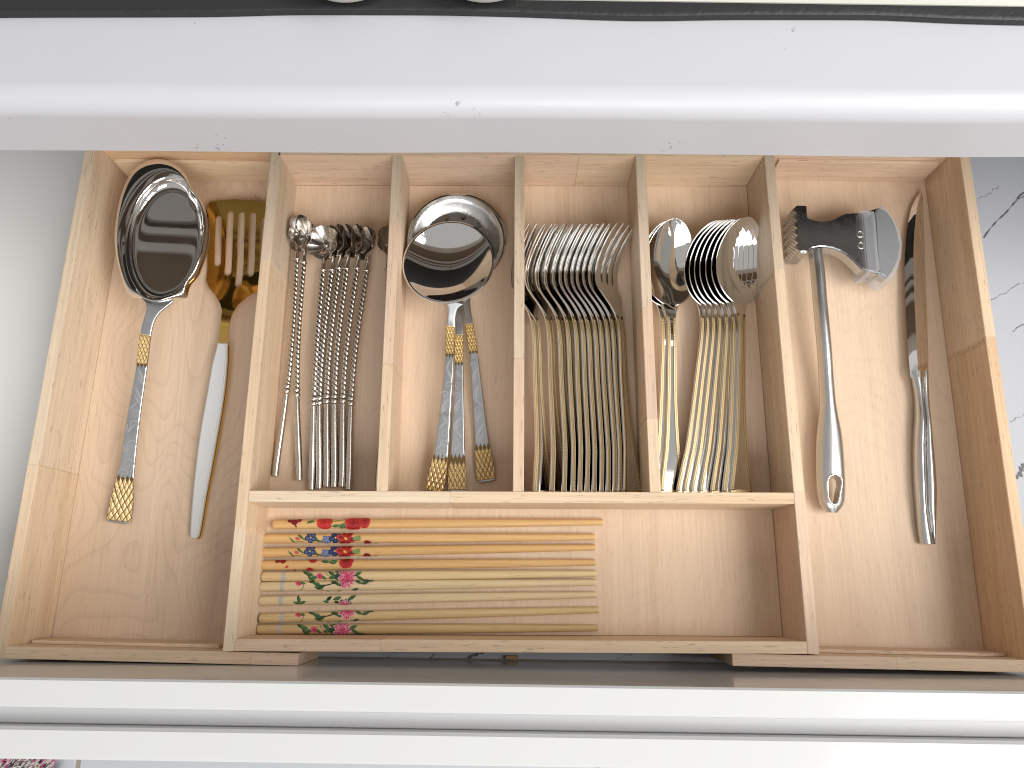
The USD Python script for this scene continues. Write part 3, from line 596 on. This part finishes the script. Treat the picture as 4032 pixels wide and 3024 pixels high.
# third ladle beneath, on the compartment floor
o3 = C3(665, 640, .0115); l3 = thing('ladle', 'steel ladle beneath the skimmer, only its dark round rim and right-hand handle showing', 'ladle', shift(o3), 'ladles with gold diamond handles')
ex3, ey3, nz3 = axes((.0, 1.0), .04, .0); c3 = C3(660, 646, .0218)
part(l3, 'bowl', dish(c3, ex3, ey3, nz3, .0392, .008, .0011, prof=lambda r: -.0085 * (1 - min(r / .97, 1) ** 3.0)), STEEL, 60, origin=o3)
st = Strap([C4(920, 1420, .0135), C4(880, 1080, .0155), C4(830, 560, .0185), C4(780, 130, .0205), C3(752, 1290, .0200), C3(740, 1200, .0185), C3(728, 1115, .0172)], HWL, .0022)
diamond_handle(l3, o3, st, .165, (.665, .81), 8)

# ------------------------------------------------------------------ oval serving spoon
o = C1(640, 680, .012); sv = thing('serving_spoon', 'large oval polished serving spoon with gold diamond handle in the left tray', 'serving spoon', shift(o))
out_px = [(600, 152), (680, 165), (755, 210), (810, 280), (850, 360), (905, 430), (945, 520), (962, 620), (956, 720), (938, 810), (905, 900), (865, 980), (815, 1040), (795, 1085), (785, 1125), (720, 1150), (650, 1168), (590, 1185), (540, 1182), (490, 1165), (430, 1140), (375, 1122), (345, 1080), (320, 1000), (300, 920), (285, 840), (278, 740), (285, 630), (305, 510), (335, 400), (380, 300), (435, 225), (510, 172)]
outl = smooth_ring([C1(x, y, .0385) for x, y in out_px], 120)
inn = []
for k in range(120):
    pass
ic = C1(640, 715, .0385)[:2]; ang_o = np.arctan2(outl[:, 1] - ic[1], outl[:, 0] - ic[0])
iw = (C1(905, 715, .0385) - C1(365, 715, .0385))[0] / 2; il = (C1(640, 285, .0385) - C1(640, 1145, .0385))[1] / 2
ca, sa = np.cos(ang_o), np.sin(ang_o); re = 1 / np.sqrt((ca / iw) ** 2 + (sa / il) ** 2); tilt = -.06
ro_ = np.hypot(outl[:, 0] - ic[0], outl[:, 1] - ic[1]); re = np.minimum(re, ro_ * .93)
rings = []
for q in np.concatenate([np.linspace(.03, .76, 9), np.linspace(.80, 1, 12)]): rings.append(np.stack([ic[0] + re * q * ca + tilt * re * q * sa * 0, ic[1] + re * q * sa, np.full(120, -.0060 + .0003 * q ** 2 + .0067 * q ** 18)], 1))
for q, z in ((.08, .0014), (.2, .0022), (.36, .0030), (.5, .0033), (.64, .0031), (.78, .0023), (.9, .0010), (.97, -.0002), (1.0, -.0012)): rings.append(np.stack([ic[0] + (re + (ro_ - re) * q) * ca, ic[1] + (re + (ro_ - re) * q) * sa, np.full(120, z)], 1))
top = np.array(rings); slope = lambda P: .0385 + (P[..., 1] - ic[1]) * .05 - (P[..., 0] - ic[0]) * .02
top[..., 2] += slope(top); bot = top[::-1].copy(); bot[..., 2] -= .0014
part(sv, 'bowl', outward(grid_mesh(np.vstack([top, bot]))), STEEL, 60, origin=o)
st = Strap([C2(312, 1482, .0085), C2(362, 1150, .0135), C2(432, 640, .0225), C2(492, 250, .0300), C1(528, 1320, .0350), C1(556, 1250, .0368), C1(582, 1190, .0372), C1(590, 1165, .0365)], [(0, .0086), (.05, .0086), (.2, .0060), (.5, .0047), (.74, .0040), (.90, .0042), (.95, .0055), (.98, .0090), (1, .012)], .0023, roll=.12)
diamond_handle(sv, o, st, .185, (.70, .83), 11)

# ------------------------------------------------------------------ gold turner with white handle
o = C1(1150, 800, .006); tn = thing('slotted_turner', 'gold slotted turner with white handle, its blade partly hidden by the centre tray', 'turner', shift(o))
ol = [(945, 470), (975, 440), (1150, 425), (1300, 436), (1390, 462), (1420, 500), (1432, 700), (1425, 960), (1385, 1040), (1330, 1080), (1250, 1130), (1180, 1195), (1140, 1270), (1120, 1340), (1098, 1490), (1034, 1490), (1060, 1340), (1068, 1250), (1050, 1195), (1010, 1130), (955, 1065), (925, 1005), (930, 800), (938, 600)]
outl = np.array([C1(x, y, .014) for x, y in ol])[:, :2]
sl = []
for x0, y0, y1, dx in ((1022, 560, 870, -20), (1108, 530, 940, -32), (1190, 534, 1030, -34), (1272, 536, 950, -30), (1352, 572, 890, -22)):
    a, b = C1(x0, y0, .014)[:2], C1(x0 + dx, y1, .014)[:2]; d = (b - a) / np.linalg.norm(b - a); w = np.array([-d[1], d[0]]) * .0028; t = np.linspace(0, math.pi, 8)
    sl.append(np.array([a - d * .0028 * math.sin(q) + w * math.cos(q) for q in t] + [b + d * .0028 * math.sin(q) - w * math.cos(q) for q in t]))
y_top, y_sh, y_nk, y_h = C1(1150, 425, .014)[1], C1(1150, 1040, .014)[1], C1(1100, 1250, .014)[1], C1(1060, 1480, .014)[1]
tzf = spl([y_h - .01, y_h, y_nk, y_sh, (y_sh + y_top) / 2, y_top - .012, y_top + .002], [.0142, .0142, .0145, .0066, .0072, .0096, .0118])
xc = C1(1180, 700, .014)[0]
part(tn, 'blade', plate(outl, sl, 0, .0014, lambda x, y: tzf(y) + .0 * x + .16 * np.abs(x - xc) ** 1.0 * np.exp(-((y - y_nk - .012) / .02) ** 2) , .0035), GOLDM, 25, origin=o)
hl = [(985, 350), (945, 560), (905, 750), (870, 950), (835, 1200), (815, 1400), (801, 1560)]; hr = [(1070, 480), (1052, 600), (1028, 740), (996, 900), (955, 1100), (912, 1300), (872, 1510)]
hpoly = [(1030, 186), (1094, 190), (1091, 300), (1080, 420), (1065, 530), (1040, 680), (1010, 830), (960, 1080), (912, 1300), (876, 1500), (857, 1582), (838, 1600), (806, 1592), (800, 1560), (814, 1400), (836, 1200), (870, 950), (905, 750), (945, 560), (985, 350)]
hp_ = np.array([C2(x, y, .0172) for x, y in hpoly])[:, :2]; yy = hp_[:, 1]; y0_, y1_ = yy.min(), yy.max()
hz = lambda x, y: .0068 + (y - y0_) / (y1_ - y0_) * .0072
part(tn, 'handle', plate(hp_, [], .0, .0044, hz, .01, bevel=.0009), WHITEH, 30, origin=o)
part(tn, 'gold_tang', plate(hp_ + np.array([.0009, -.0002]), [], -.0016, -.0001, hz, .01), GOLDM, 30, origin=o)

# ------------------------------------------------------------------ meat tenderizer with axe blade
o = C7(600, 800, .006); tz_ = thing('meat_tenderizer', 'steel meat tenderizer with spiked face and covered axe blade in the right tray', 'tenderizer', shift(o))
ZH = .031
pl = [(485, 500), (520, 556), (560, 582), (600, 597), (655, 606), (710, 602), (760, 588), (800, 564), (845, 546), (900, 541), (965, 541), (1100, 500), (1150, 520), (1205, 590), (1240, 680), (1258, 790), (1240, 900), (1200, 990), (1160, 1040), (1100, 1010), (995, 985), (960, 970), (905, 915), (850, 866), (800, 836), (745, 815), (690, 806), (640, 804), (590, 812), (550, 832), (525, 858), (490, 834)]
P2 = np.array([C7(x, y, ZH) for x, y in pl])[:, :2]
part(tz_, 'axe_head', plate(P2, [], .019, ZH, bevel=.0012), ALU, 30, origin=o)
tA, tB = C7(470, 488, ZH + .001), C7(486, 832, ZH + .001)
d = (tB - tA)[:2]; Lh = np.linalg.norm(d); d /= Lh; q = np.array([-d[1], d[0]]); q = q if q[0] < 0 else -q
cx = (tA[:2] + tB[:2]) / 2
def hb(u, w, z): return np.array([*(cx + d * u + q * w), z])
zlo, zhi = .0062, ZH + .0012
blk = m3.Manifold.hull_points(np.array([hb(u, w, z) for u in (-Lh / 2, Lh / 2) for w in (-.0068, .0008) for z in (zlo, zhi)]))
fb = part(tz_, 'face_block', blk, ALU, 20, origin=o)
G = 6; V, F = [], []
for i in range(G):
    for j in range(G):
        u0, u1 = -Lh / 2 + Lh * i / G, -Lh / 2 + Lh * (i + 1) / G; z0, z1 = zlo + (zhi - zlo) * j / G, zlo + (zhi - zlo) * (j + 1) / G; e = .0001
        b = [hb(u0 + e, .0008, z0 + e), hb(u1 - e, .0008, z0 + e), hb(u1 - e, .0008, z1 - e), hb(u0 + e, .0008, z1 - e), hb((u0 + u1) / 2, .0044, (z0 + z1) / 2)]
        v = np.array(b); f = np.array([(0, 1, 4), (1, 2, 4), (2, 3, 4), (3, 0, 4)]); nr = np.cross(v[1] - v[0], v[4] - v[0]); 
        if (nr @ (v[:4].mean(0) - v[4])) > 0 and False: f = f[:, ::-1]
        c_ = v.mean(0); 
        if np.cross(v[f[0, 1]] - v[f[0, 0]], v[f[0, 2]] - v[f[0, 0]]) @ (v[f[0]].mean(0) - c_) < 0: f = f[:, ::-1]
        part(fb, 'spike', (v, f), ALU, False, origin=o)
part(tz_, 'shoulder', plate(np.array([C7(x, y, ZH) for x, y in ((486, 540), (535, 568), (540, 840), (492, 800))])[:, :2], [], .010, ZH - .001, bevel=.001), ALU, 30, origin=o)
hs = [C7(604, 830, .0245), C7(616, 930, .0235), C7(640, 1200, .0220), C7(680, 1659, .0195), C8(540, 150, .0180), C8(556, 400, .0165), C8(566, 600, .0155), C8(575, 900, .0150), C8(583, 1120, .0140), C8(590, 1325, .0125)]
hc = smooth_curve(hs, 70); u = np.linspace(0, 1, 70)
hrx = pchip([0, .2, .45, .58, .75, .88, .96, 1], [.0054, .0054, .0054, .0058, .0098, .0106, .0094, .0040])(u); hrz = pchip([0, .45, .6, .8, .96, 1], [.0054, .0054, .0056, .0062, .0058, .003])(u)
t = np.gradient(hc, axis=0); t /= np.linalg.norm(t, axis=1, keepdims=True); P = []
for p_, d_, rx, rz in zip(hc, t, hrx, hrz):
    s_ = np.cross(d_, [0, 0, 1]); s_ /= np.linalg.norm(s_); n_ = np.cross(s_, d_); a = np.arange(28) / 28 * 2 * math.pi
    P.append(p_ + (np.cos(a) * rx)[:, None] * s_ + (np.sin(a) * rz)[:, None] * n_)
hv, hf = outward(grid_mesh(np.array(P)))
hand = m3.Manifold(m3.Mesh(hv.astype(np.float32), hf.astype(np.uint32)))
lo_ = [(556, 1040), (575, 1015), (610, 1006), (650, 1016), (670, 1050), (668, 1120), (655, 1210), (640, 1248), (610, 1254), (580, 1235), (560, 1190), (552, 1110)]
loop = smooth_ring([C8(x, y, .0195) for x, y in lo_], 40)[:, :2]
cut = m3.CrossSection([loop], m3.FillRule.NonZero).extrude(.06)
if hand.status() == m3.Error.NoError: hand = hand - cut; hv, hf = arr(hand)
part(tz_, 'handle', (hv, hf), STEELB, 40, origin=o)
L3 = np.array([[*q_, .0] for q_ in loop]); L3[:, 2] = np.interp(L3[:, 1], [L3[:, 1].min(), L3[:, 1].max()], [.0186, .0204]); L3 = np.vstack([L3, L3[:2]])
part(tz_, 'loop_rim', tube(L3, .0009, 8), STEEL, 60, origin=o)
for x, y in ((950, 707), (957, 793)):
    c = C7(x, y, ZH); part(tz_, 'rivet', trimesh.creation.torus(.0024, .0007, 20, 10).apply_translation(c), STEEL, True, origin=o)
cov = [(1060, 548), (1085, 510), (1120, 478), (1165, 520), (1210, 580), (1250, 660), (1278, 770), (1270, 880), (1235, 985), (1190, 1068), (1150, 1060), (1100, 1015), (1085, 960), (1075, 800), (1068, 640)]
cp = np.array([C7(x, y, ZH + .003) for x, y in cov])[:, :2]
cpart = part(tz_, 'blade_cover', plate(cp, [], .0110, ZH + .003, bevel=.0012), FROST, 30, origin=o)
part(cpart, 'cover_clip', plate(np.array([C7(x, y, ZH + .006) for x, y in ((962, 520), (1060, 528), (1072, 640), (1085, 800), (1105, 975), (1005, 1000), (988, 840), (972, 640))])[:, :2], [], .0120, ZH + .006, bevel=.001), FROST, 30, origin=o)

# ------------------------------------------------------------------ table knife
o = C8(1340, 700, .006); kn = thing('knife', 'long steel table knife with curved ridge handle beside the right tray wall', 'knife', shift(o))
def loft_lr(Lp, Rp, prof, n, base):
    """between left and right edge curves: prof(s, k) is the height above the edges; flat underside"""
    P = []
    for k, (l, r) in enumerate(zip(Lp, Rp)):
        s = np.linspace(0, 1, n); topz = l + (r - l) * s[:, None]; topz = topz.copy(); topz[:, 2] += prof(s, k / (len(Lp) - 1)); b = l + (r - l) * s[::-1][1:-1, None]; b = b.copy(); b[:, 2] -= base
        P.append(np.vstack([topz, b]))
    return outward(grid_mesh(np.array(P)))
bl_l = [(1334, 124), (1318, 140), (1300, 170), (1268, 235), (1242, 330), (1222, 450), (1208, 600), (1202, 760), (1204, 900), (1208, 1050), (1216, 1200), (1226, 1380), (1240, 1560), (1252, 1690)]
bl_r = [(1342, 122), (1350, 140), (1353, 170), (1356, 235), (1360, 330), (1364, 450), (1368, 600), (1374, 760), (1380, 900), (1386, 1050), (1391, 1200), (1396, 1380), (1400, 1560), (1400, 1690)]
zk = np.linspace(.0075, .0125, len(bl_l))
Lp = smooth_curve([C9(*q, z) for q, z in zip(bl_l, zk)], 60); Rp = smooth_curve([C9(*q, z) for q, z in zip(bl_r, zk)], 60)
part(kn, 'blade', loft_lr(Lp, Rp, lambda s, k: np.interp(s, [0, .05, .42 - .05 * k, 1], [0, .0005, .0021, .0004]) + .0004, 9, .0006), STEEL, 18, origin=o)
hl_ = [(1252, 130), (1276, 240), (1286, 320), (1291, 500), (1279, 700), (1276, 900), (1281, 1100), (1296, 1300), (1316, 1500), (1334, 1588)]; hr_ = [(1399, 130), (1399, 240), (1401, 320), (1411, 500), (1428, 700), (1448, 900), (1460, 1100), (1460, 1300), (1452, 1500), (1446, 1592)]
zk = np.interp(np.linspace(0, 1, 10), [0, .2, .6, 1], [.0125, .0105, .0085, .0075])
Lp = smooth_curve([C8(*q, z) for q, z in zip(hl_, zk)], 50); Rp = smooth_curve([C8(*q, z) for q, z in zip(hr_, zk)], 50)
rid = pchip([0, .18, .3, .5, .75, 1], [.75, .55, .60, .52, .50, .93])
def hprof(s, k):
    m = float(rid(k)); h = float(np.interp(k, [0, .1, .3, .7, 1], [.002, .0035, .0062, .0068, .0045]))
    left = np.sqrt(np.clip(1 - ((s - m * .5) / (m * .52)) ** 2, 0, 1)) * h; right = np.sqrt(np.clip(1 - ((s - m - (1 - m) * .45) / ((1 - m) * .6 + .02)) ** 2, 0, 1)) * h * .75
    return np.where(s < m, left, right * np.clip((s - m) / .04, 0, 1) + .0) + .0002
part(kn, 'handle', loft_lr(Lp, Rp, hprof, 41, .0018), STEELB, 35, origin=o)

# ------------------------------------------------------------------ chopsticks with printed flowers
CL = .2412
RR = lambda x: np.interp(x, [0, .1, .17, CL], [.00345, .0034, .0031, .0023])
def on_stick(s, t, lift):                 # s along, t across (metres along the surface), lift above it
    r = RR(s); a = t / .0034; return np.stack([s, (r + lift) * np.sin(a), (r + lift) * np.cos(a)], -1)
class Print:
    def __init__(o): o.v, o.f, o.c, o.k, o.n = [], [], [], 0, 0
    def blob(o, s, t, a, b, ang, col, col2=None, pointy=0.0):
        """a petal or leaf: an ellipse of half axes a, b turned by ang; col in the middle, col2 at its edge"""
        m = 14; th = np.arange(m) / m * 2 * math.pi; col2 = col if col2 is None else col2; o.k += 1; lift = .00004 + .000006 * o.k; base = o.n; P = [(0., 0.)]
        for r in (.55, 1.):
            for q in th:
                x = math.cos(q) * a * r; y = math.sin(q) * b * r * (1 - pointy * (math.cos(q) * r) ** 2); P.append((x, y))
        P = np.array(P); c, sn = math.cos(ang), math.sin(ang); S = s + c * P[:, 0] - sn * P[:, 1]; Tq = np.clip(t + sn * P[:, 0] + c * P[:, 1], -.0098, .0098)
        o.v.append(on_stick(S, Tq, lift)); o.n += len(P)
        for i in range(m):
            j = (i + 1) % m; o.f += [(base, base + 1 + i, base + 1 + j), (base + 1 + i, base + 1 + m + i, base + 1 + m + j), (base + 1 + i, base + 1 + m + j, base + 1 + j)]
            mid = tuple((np.array(col) + np.array(col2)) / 2); o.c += [col, col2, mid]
    def stem(o, pts, w, col):
        c = smooth_curve(pts, 14); 
        for p, q in zip(c[:-1], c[1:]):
            d = q - p; l = np.linalg.norm(d); o.blob((p[0] + q[0]) / 2, (p[1] + q[1]) / 2, l * .75, w / 2, math.atan2(d[1], d[0]), col)
    def leaf(o, s, t, l, w, ang, col=(.05, .17, .06), dark=(.015, .05, .02)):
        o.blob(s, t, l / 2, w / 2, ang, dark, dark, .6); o.blob(s + .0002, t - .0002, l * .42, w * .34, ang, col, tuple(1.5 * q for q in col), .6); o.blob(s, t, l * .4, w * .04, ang, dark)
    def rose(o, s, t, R, rg, lo=(.17, .008, .01), hi=(.62, .03, .03)):
        for ring, (rr, n_) in enumerate(((.72, 7), (.42, 6), (.16, 4))):
            for i in range(n_):
                a = i / n_ * 6.283 + ring * .5 + rg.uniform(-.2, .2); e = rg.uniform(0, 1); c1 = tuple(l + (h - l) * (.35 + .65 * e) for l, h in zip(lo, hi))
                o.blob(s + rr * R * math.cos(a), t + rr * R * math.sin(a), R * .44, R * .26, a + 1.57, lo if ring else tuple(.5 * (l + h) for l, h in zip(lo, hi)), c1)
        o.blob(s, t, R * .12, R * .1, 0, lo)
    def peony(o, s, t, R, rg):
        for ring, (rr, n_) in enumerate(((.74, 11), (.48, 9), (.22, 6))):
            for i in range(n_):
                a = i / n_ * 6.283 + ring + rg.uniform(-.15, .15); e = rg.uniform(0, 1)
                c1 = (.80, .38 + .25 * e, .45 + .22 * e) if ring == 0 else (.66, .10 + .25 * e, .20 + .22 * e); o.blob(s + rr * R * math.cos(a), t + rr * R * math.sin(a), R * .36, R * .17, a, (.50, .03, .10), c1)
        o.blob(s, t, R * .2, R * .16, 0, (.5, .04, .1))
    def pansy(o, s, t, R, rg, lo=(.008, .011, .04), hi=(.03, .055, .16)):
        for i in range(5):
            a = i * 1.257 + .4; o.blob(s + .5 * R * math.cos(a), t + .5 * R * math.sin(a), R * .5, R * .38, a, hi, lo)
        o.blob(s, t, R * .13, R * .13, 0, (.7, .4, .12))
    def lily(o, s, t, R, rg):
        for i in range(6):
            a = i * 1.047 + .2; o.blob(s + .5 * R * math.cos(a), t + .5 * R * math.sin(a), R * .56, R * .33, a, (.25, .012, .012), (.52, .05, .035))
            o.blob(s + .45 * R * math.cos(a), t + .45 * R * math.sin(a), R * .42, R * .03, a, (.2, .01, .01))
        o.blob(s, t, R * .2, R * .1, .5, (.85, .4, .06))
    def mesh(o): return np.vstack(o.v), np.array(o.f)
K = .0000651
def stick_print(kind, pr_, rg):
    X = lambda x: (x) * K
    if kind == 'rose_high':
        for x, t, r in ((250, -.0020, .0028), (200, -.0028, .002), (300, -.003, .002)): pr_.rose(X(x), t, r, rg, (.10, .006, .01), (.30, .012, .02))
        pr_.blob(X(265), .0006, .0022, .0006, 1.3, (.16, .008, .012)); pr_.leaf(X(435), -.0015, .0055, .0019, -.15); pr_.stem([(X(390), -.0002), (X(440), -.001), (X(480), -.0022)], .0003, (.03, .09, .03))
        pr_.rose(X(590), -.0012, .0058, rg, (.28, .01, .012), (.70, .035, .03)); pr_.stem([(X(660), -.0014), (X(760), -.002), (X(830), -.0028)], .0004, (.04, .11, .03)); pr_.stem([(X(650), .0018), (X(720), .0012), (X(800), .0006)], .0004, (.04, .11, .03))
        pr_.leaf(X(720), .0014, .0055, .0019, -.05); pr_.leaf(X(800), .0016, .0062, .0030, -.45, (.05, .20, .07)); pr_.rose(X(910), .0000, .0060, rg); pr_.rose(X(1035), -.001, .0042, rg)
    elif kind == 'rose_low':
        for x, t in ((190, -.0034), (250, -.0030)): pr_.rose(X(x), t, .0022, rg, (.12, .006, .01), (.36, .012, .02))
        pr_.rose(X(580), -.0046, .0035, rg); pr_.leaf(X(720), -.0022, .006, .0026, .1); pr_.leaf(X(810), -.0018, .0056, .0032, -.2, (.05, .20, .07)); pr_.rose(X(950), -.0022, .0052, rg); pr_.blob(X(300), .0012, .0012, .0007, -.5, (.6, .03, .03))
        pr_.rose(X(550), .0048, .003, rg); pr_.blob(X(380), .0042, .0012, .0008, 0, (.2, .01, .01))
    elif kind == 'pansy':
        pr_.stem([(X(300), -.001), (X(330), .0016), (X(400), .0026), (X(470), .002)], .0006, (.16, .22, .06)); pr_.leaf(X(430), -.0010, .007, .0017, .65, (.12, .20, .05)); pr_.blob(X(395), .0004, .0020, .0012, .3, (.45, .09, .07), (.55, .16, .12)); pr_.leaf(X(340), .002, .005, .0012, 1.0, (.12, .2, .05))
        pr_.pansy(X(540), -.0004, .0046, rg, (.008, .011, .045), (.07, .11, .26)); pr_.leaf(X(610), .0012, .0052, .0016, 1.1, (.10, .18, .05)); pr_.leaf(X(640), .0022, .0046, .0013, .5, (.10, .18, .05))
        pr_.pansy(X(715), .0016, .0036, rg, (.06, .09, .22), (.16, .23, .42)); pr_.pansy(X(815), -.0002, .0048, rg); pr_.lily(X(930), .0004, .0066, rg)
        for a in (-.5, 0, .5): pr_.leaf(X(1050), .0004 + .0016 * a, .007, .0013, .3 * a - .1, (.20, .27, .09))
        pr_.rose(X(1170), .0042, .0028, rg, (.12, .006, .01), (.3, .012, .02)); pr_.leaf(X(1260), .0044, .004, .0008, 0)
    else:
        up = {'peony_a': 0, 'peony_b': 1, 'peony_c': 2, 'peony_d': 1, 'peony_e': 0}[kind]; o_ = {'peony_a': 0, 'peony_b': 0, 'peony_c': -10, 'peony_d': 0, 'peony_e': -20}[kind]; X = lambda x: (x + o_) * K
        for sg in (0,):
            ring = np.array([on_stick(np.full(25, .0165 + d), np.linspace(-.0098, .0098, 25), .00005) for d in (-.0013, .0013)]); b = pr_.n; pr_.v.append(ring.reshape(-1, 3)); pr_.n += 50
            for i in range(24): pr_.f += [(b + i, b + i + 26, b + i + 1), (b + i, b + i + 25, b + i + 26)]; pr_.c += [(.44, .435, .43)] * 2
        if up == 0:
            for x, t, a in ((500, -.0026, .5), (540, -.0012, .2), (590, .0012, -.2), (560, .0020, .8), (780, -.002, .6), (800, .0008, -.5), (830, .0010, .9), (860, -.0028, 0)): pr_.leaf(X(x), t, .0062, .0028, a, (.06, .15, .055))
            pr_.blob(X(655), .0002, .0026, .0021, .6, (.50, .03, .09), (.66, .14, .22)); pr_.leaf(X(700), .001, .004, .0022, .6, (.11, .22, .05)); pr_.stem([(X(720), -.003), (X(730), -.001), (X(760), .0002), (X(700), .0026)], .0003, (.04, .06, .03))
            pr_.leaf(X(860), .0004, .006, .004, .2, (.02, .05, .03)); pr_.peony(X(955), .0003, .0062, rg); pr_.leaf(X(1075), -.0012, .006, .0024, -.5, (.06, .15, .055)); pr_.leaf(X(1100), .0016, .0058, .0022, .5, (.06, .15, .055)); pr_.leaf(X(1160), .0034, .006, .0016, .1, (.03, .08, .04))
        elif up == 1:
            pr_.blob(X(435), -.002, .0026, .0018, .4, (.50, .03, .09), (.66, .14, .22)); pr_.leaf(X(480), -.0022, .0042, .0022, .3, (.08, .18, .05)); pr_.stem([(X(500), -.0016), (X(490), .0006), (X(470), .0024), (X(450), .003)], .0004, (.05, .08, .03))
            for x, t, a in ((580, -.0032, .4), (640, -.0012, .3), (690, .0006, -.4), (660, .0014, .3), (830, -.0024, .4), (870, -.0014, .6)): pr_.leaf(X(x), t, .0062, .0027, a, (.05, .14, .05))
            pr_.stem([(X(650), .0022), (X(690), .0004), (X(760), -.0006), (X(840), -.0028)], .0008, (.012, .014, .012)); pr_.peony(X(960), -.0034, .0056, rg); pr_.leaf(X(1090), -.0026, .0055, .0024, .6, (.06, .15, .055)); pr_.leaf(X(1170), -.0018, .0060, .0024, -.3, (.04, .11, .05)); pr_.leaf(X(1220), -.003, .005, .0014, 0, (.04, .11, .05))
            pr_.leaf(X(1060), .0028, .0055, .0018, -.35, (.03, .09, .04)); pr_.leaf(X(880), .0042, .004, .0014, 0); pr_.leaf(X(760), .0044, .003, .0012, .2)
        else:
            for x, t, a in ((460, .001, -.9), (440, .002, .3), (500, .0018, -.4), (455, -.0014, 1.4)): pr_.leaf(X(x), t, .0055, .0022, a, (.06, .16, .055))
            pr_.leaf(X(790), -.0008, .005, .0026, -.7, (.012, .016, .014)); pr_.leaf(X(760), .0014, .0045, .0018, .3); pr_.leaf(X(880), -.0008, .0062, .0028, -.3, (.06, .15, .055)); pr_.leaf(X(950), .0012, .0055, .0024, .3, (.06, .15, .055)); pr_.leaf(X(1040), -.0012, .0066, .0026, -.5, (.04, .1, .045)); pr_.leaf(X(1000), .0014, .0058, .0026, .7, (.04, .1, .045)); pr_.leaf(X(880), .002, .005, .002, .2, (.02, .05, .03))
            pr_.peony(X(960), .0046, .0045, rg)
sticks = [((487, 318), (1857, 293), 'rose_high', 0, 'amber bamboo chopstick with red roses, topmost of the nine, pushed right of the others'), ((382, 472), (1787, 455), 'pansy', 0, 'upper of the two amber chopsticks with dark blue pansies and a red lily'), ((370, 625), (1778, 566), 'pansy', 0, 'lower of the two amber chopsticks with dark blue pansies and a red lily'),
          ((358, 762), (1782, 731), 'rose_low', 0, 'amber bamboo chopstick with red roses and a scratched end, fourth from the rail'), ((360, 885), (1792, 852), 'peony_a', 1, 'straw coloured silver-banded chopstick with a whole pink peony, just below the amber ones'), ((342, 995), (1790, 948), 'peony_b', 2, 'pale silver-banded chopstick with half a peony and a dark twig, sixth from the rail'),
          ((330, 1150), (1800, 1082), 'peony_c', 2, 'pale silver-banded chopstick printed mostly with green leaves, lying apart, third from the front'), ((335, 1340), (1826, 1247), 'peony_d', 3, 'tan silver-banded chopstick with a dark twig print, second from the front wall'), ((310, 1460), (1803, 1443), 'peony_e', 3, 'tan silver-banded chopstick with a pink peony, lying along the front wall')]
for i, (l, r, kind, wm, lab) in enumerate(sticks):
    A, B = CA(*l, ZF2 + .0036), CB(*r, ZF2 + .0024); d = (B - A) / np.linalg.norm(B - A); yv = np.cross([0, 0, 1.0], d); yv /= np.linalg.norm(yv); zv = np.cross(d, yv)
    m = np.eye(4); m[0, :3], m[1, :3], m[2, :3], m[3, :3] = d, -yv, zv, A; m[1, :3] *= 1
    m[1, :3] = yv                       # right handed frame: along, away, up
    c = thing('chopstick', lab, 'chopstick', m, 'chopsticks laid side by side in the front compartment')
    rnd = .0016 if wm else .0007
    x = np.concatenate([[0, .0001 + rnd * .1, rnd * .45, rnd], np.linspace(.004, CL - .001, 30), [CL - .0004, CL]]); rad = RR(x); rad[:4] *= [.55, .72, .92, 1]; rad[-1] *= .86; rad[-2] *= .97
    part(c, 'stick', tube(np.stack([x, 0 * x, 0 * x], 1), rad, 24), BAM[wm], 60)
    pr_ = Print(); stick_print(kind, pr_, np.random.default_rng(20 + i)); v, f = pr_.mesh(); v[:, 1] *= -1; f = f[:, ::-1]
    a_, b_, c_ = v[f[:, 0]], v[f[:, 1]], v[f[:, 2]]; nr = np.cross(b_ - a_, c_ - a_); rad_v = (a_ + b_ + c_) / 3 * np.array([0, 1, 1]); bad = np.einsum('ij,ij->i', nr, rad_v) < 0; f = f.copy(); f[bad] = f[bad][:, ::-1]
    part(c, 'flower_print', (v, f), TINT, True, colors=pr_.c)
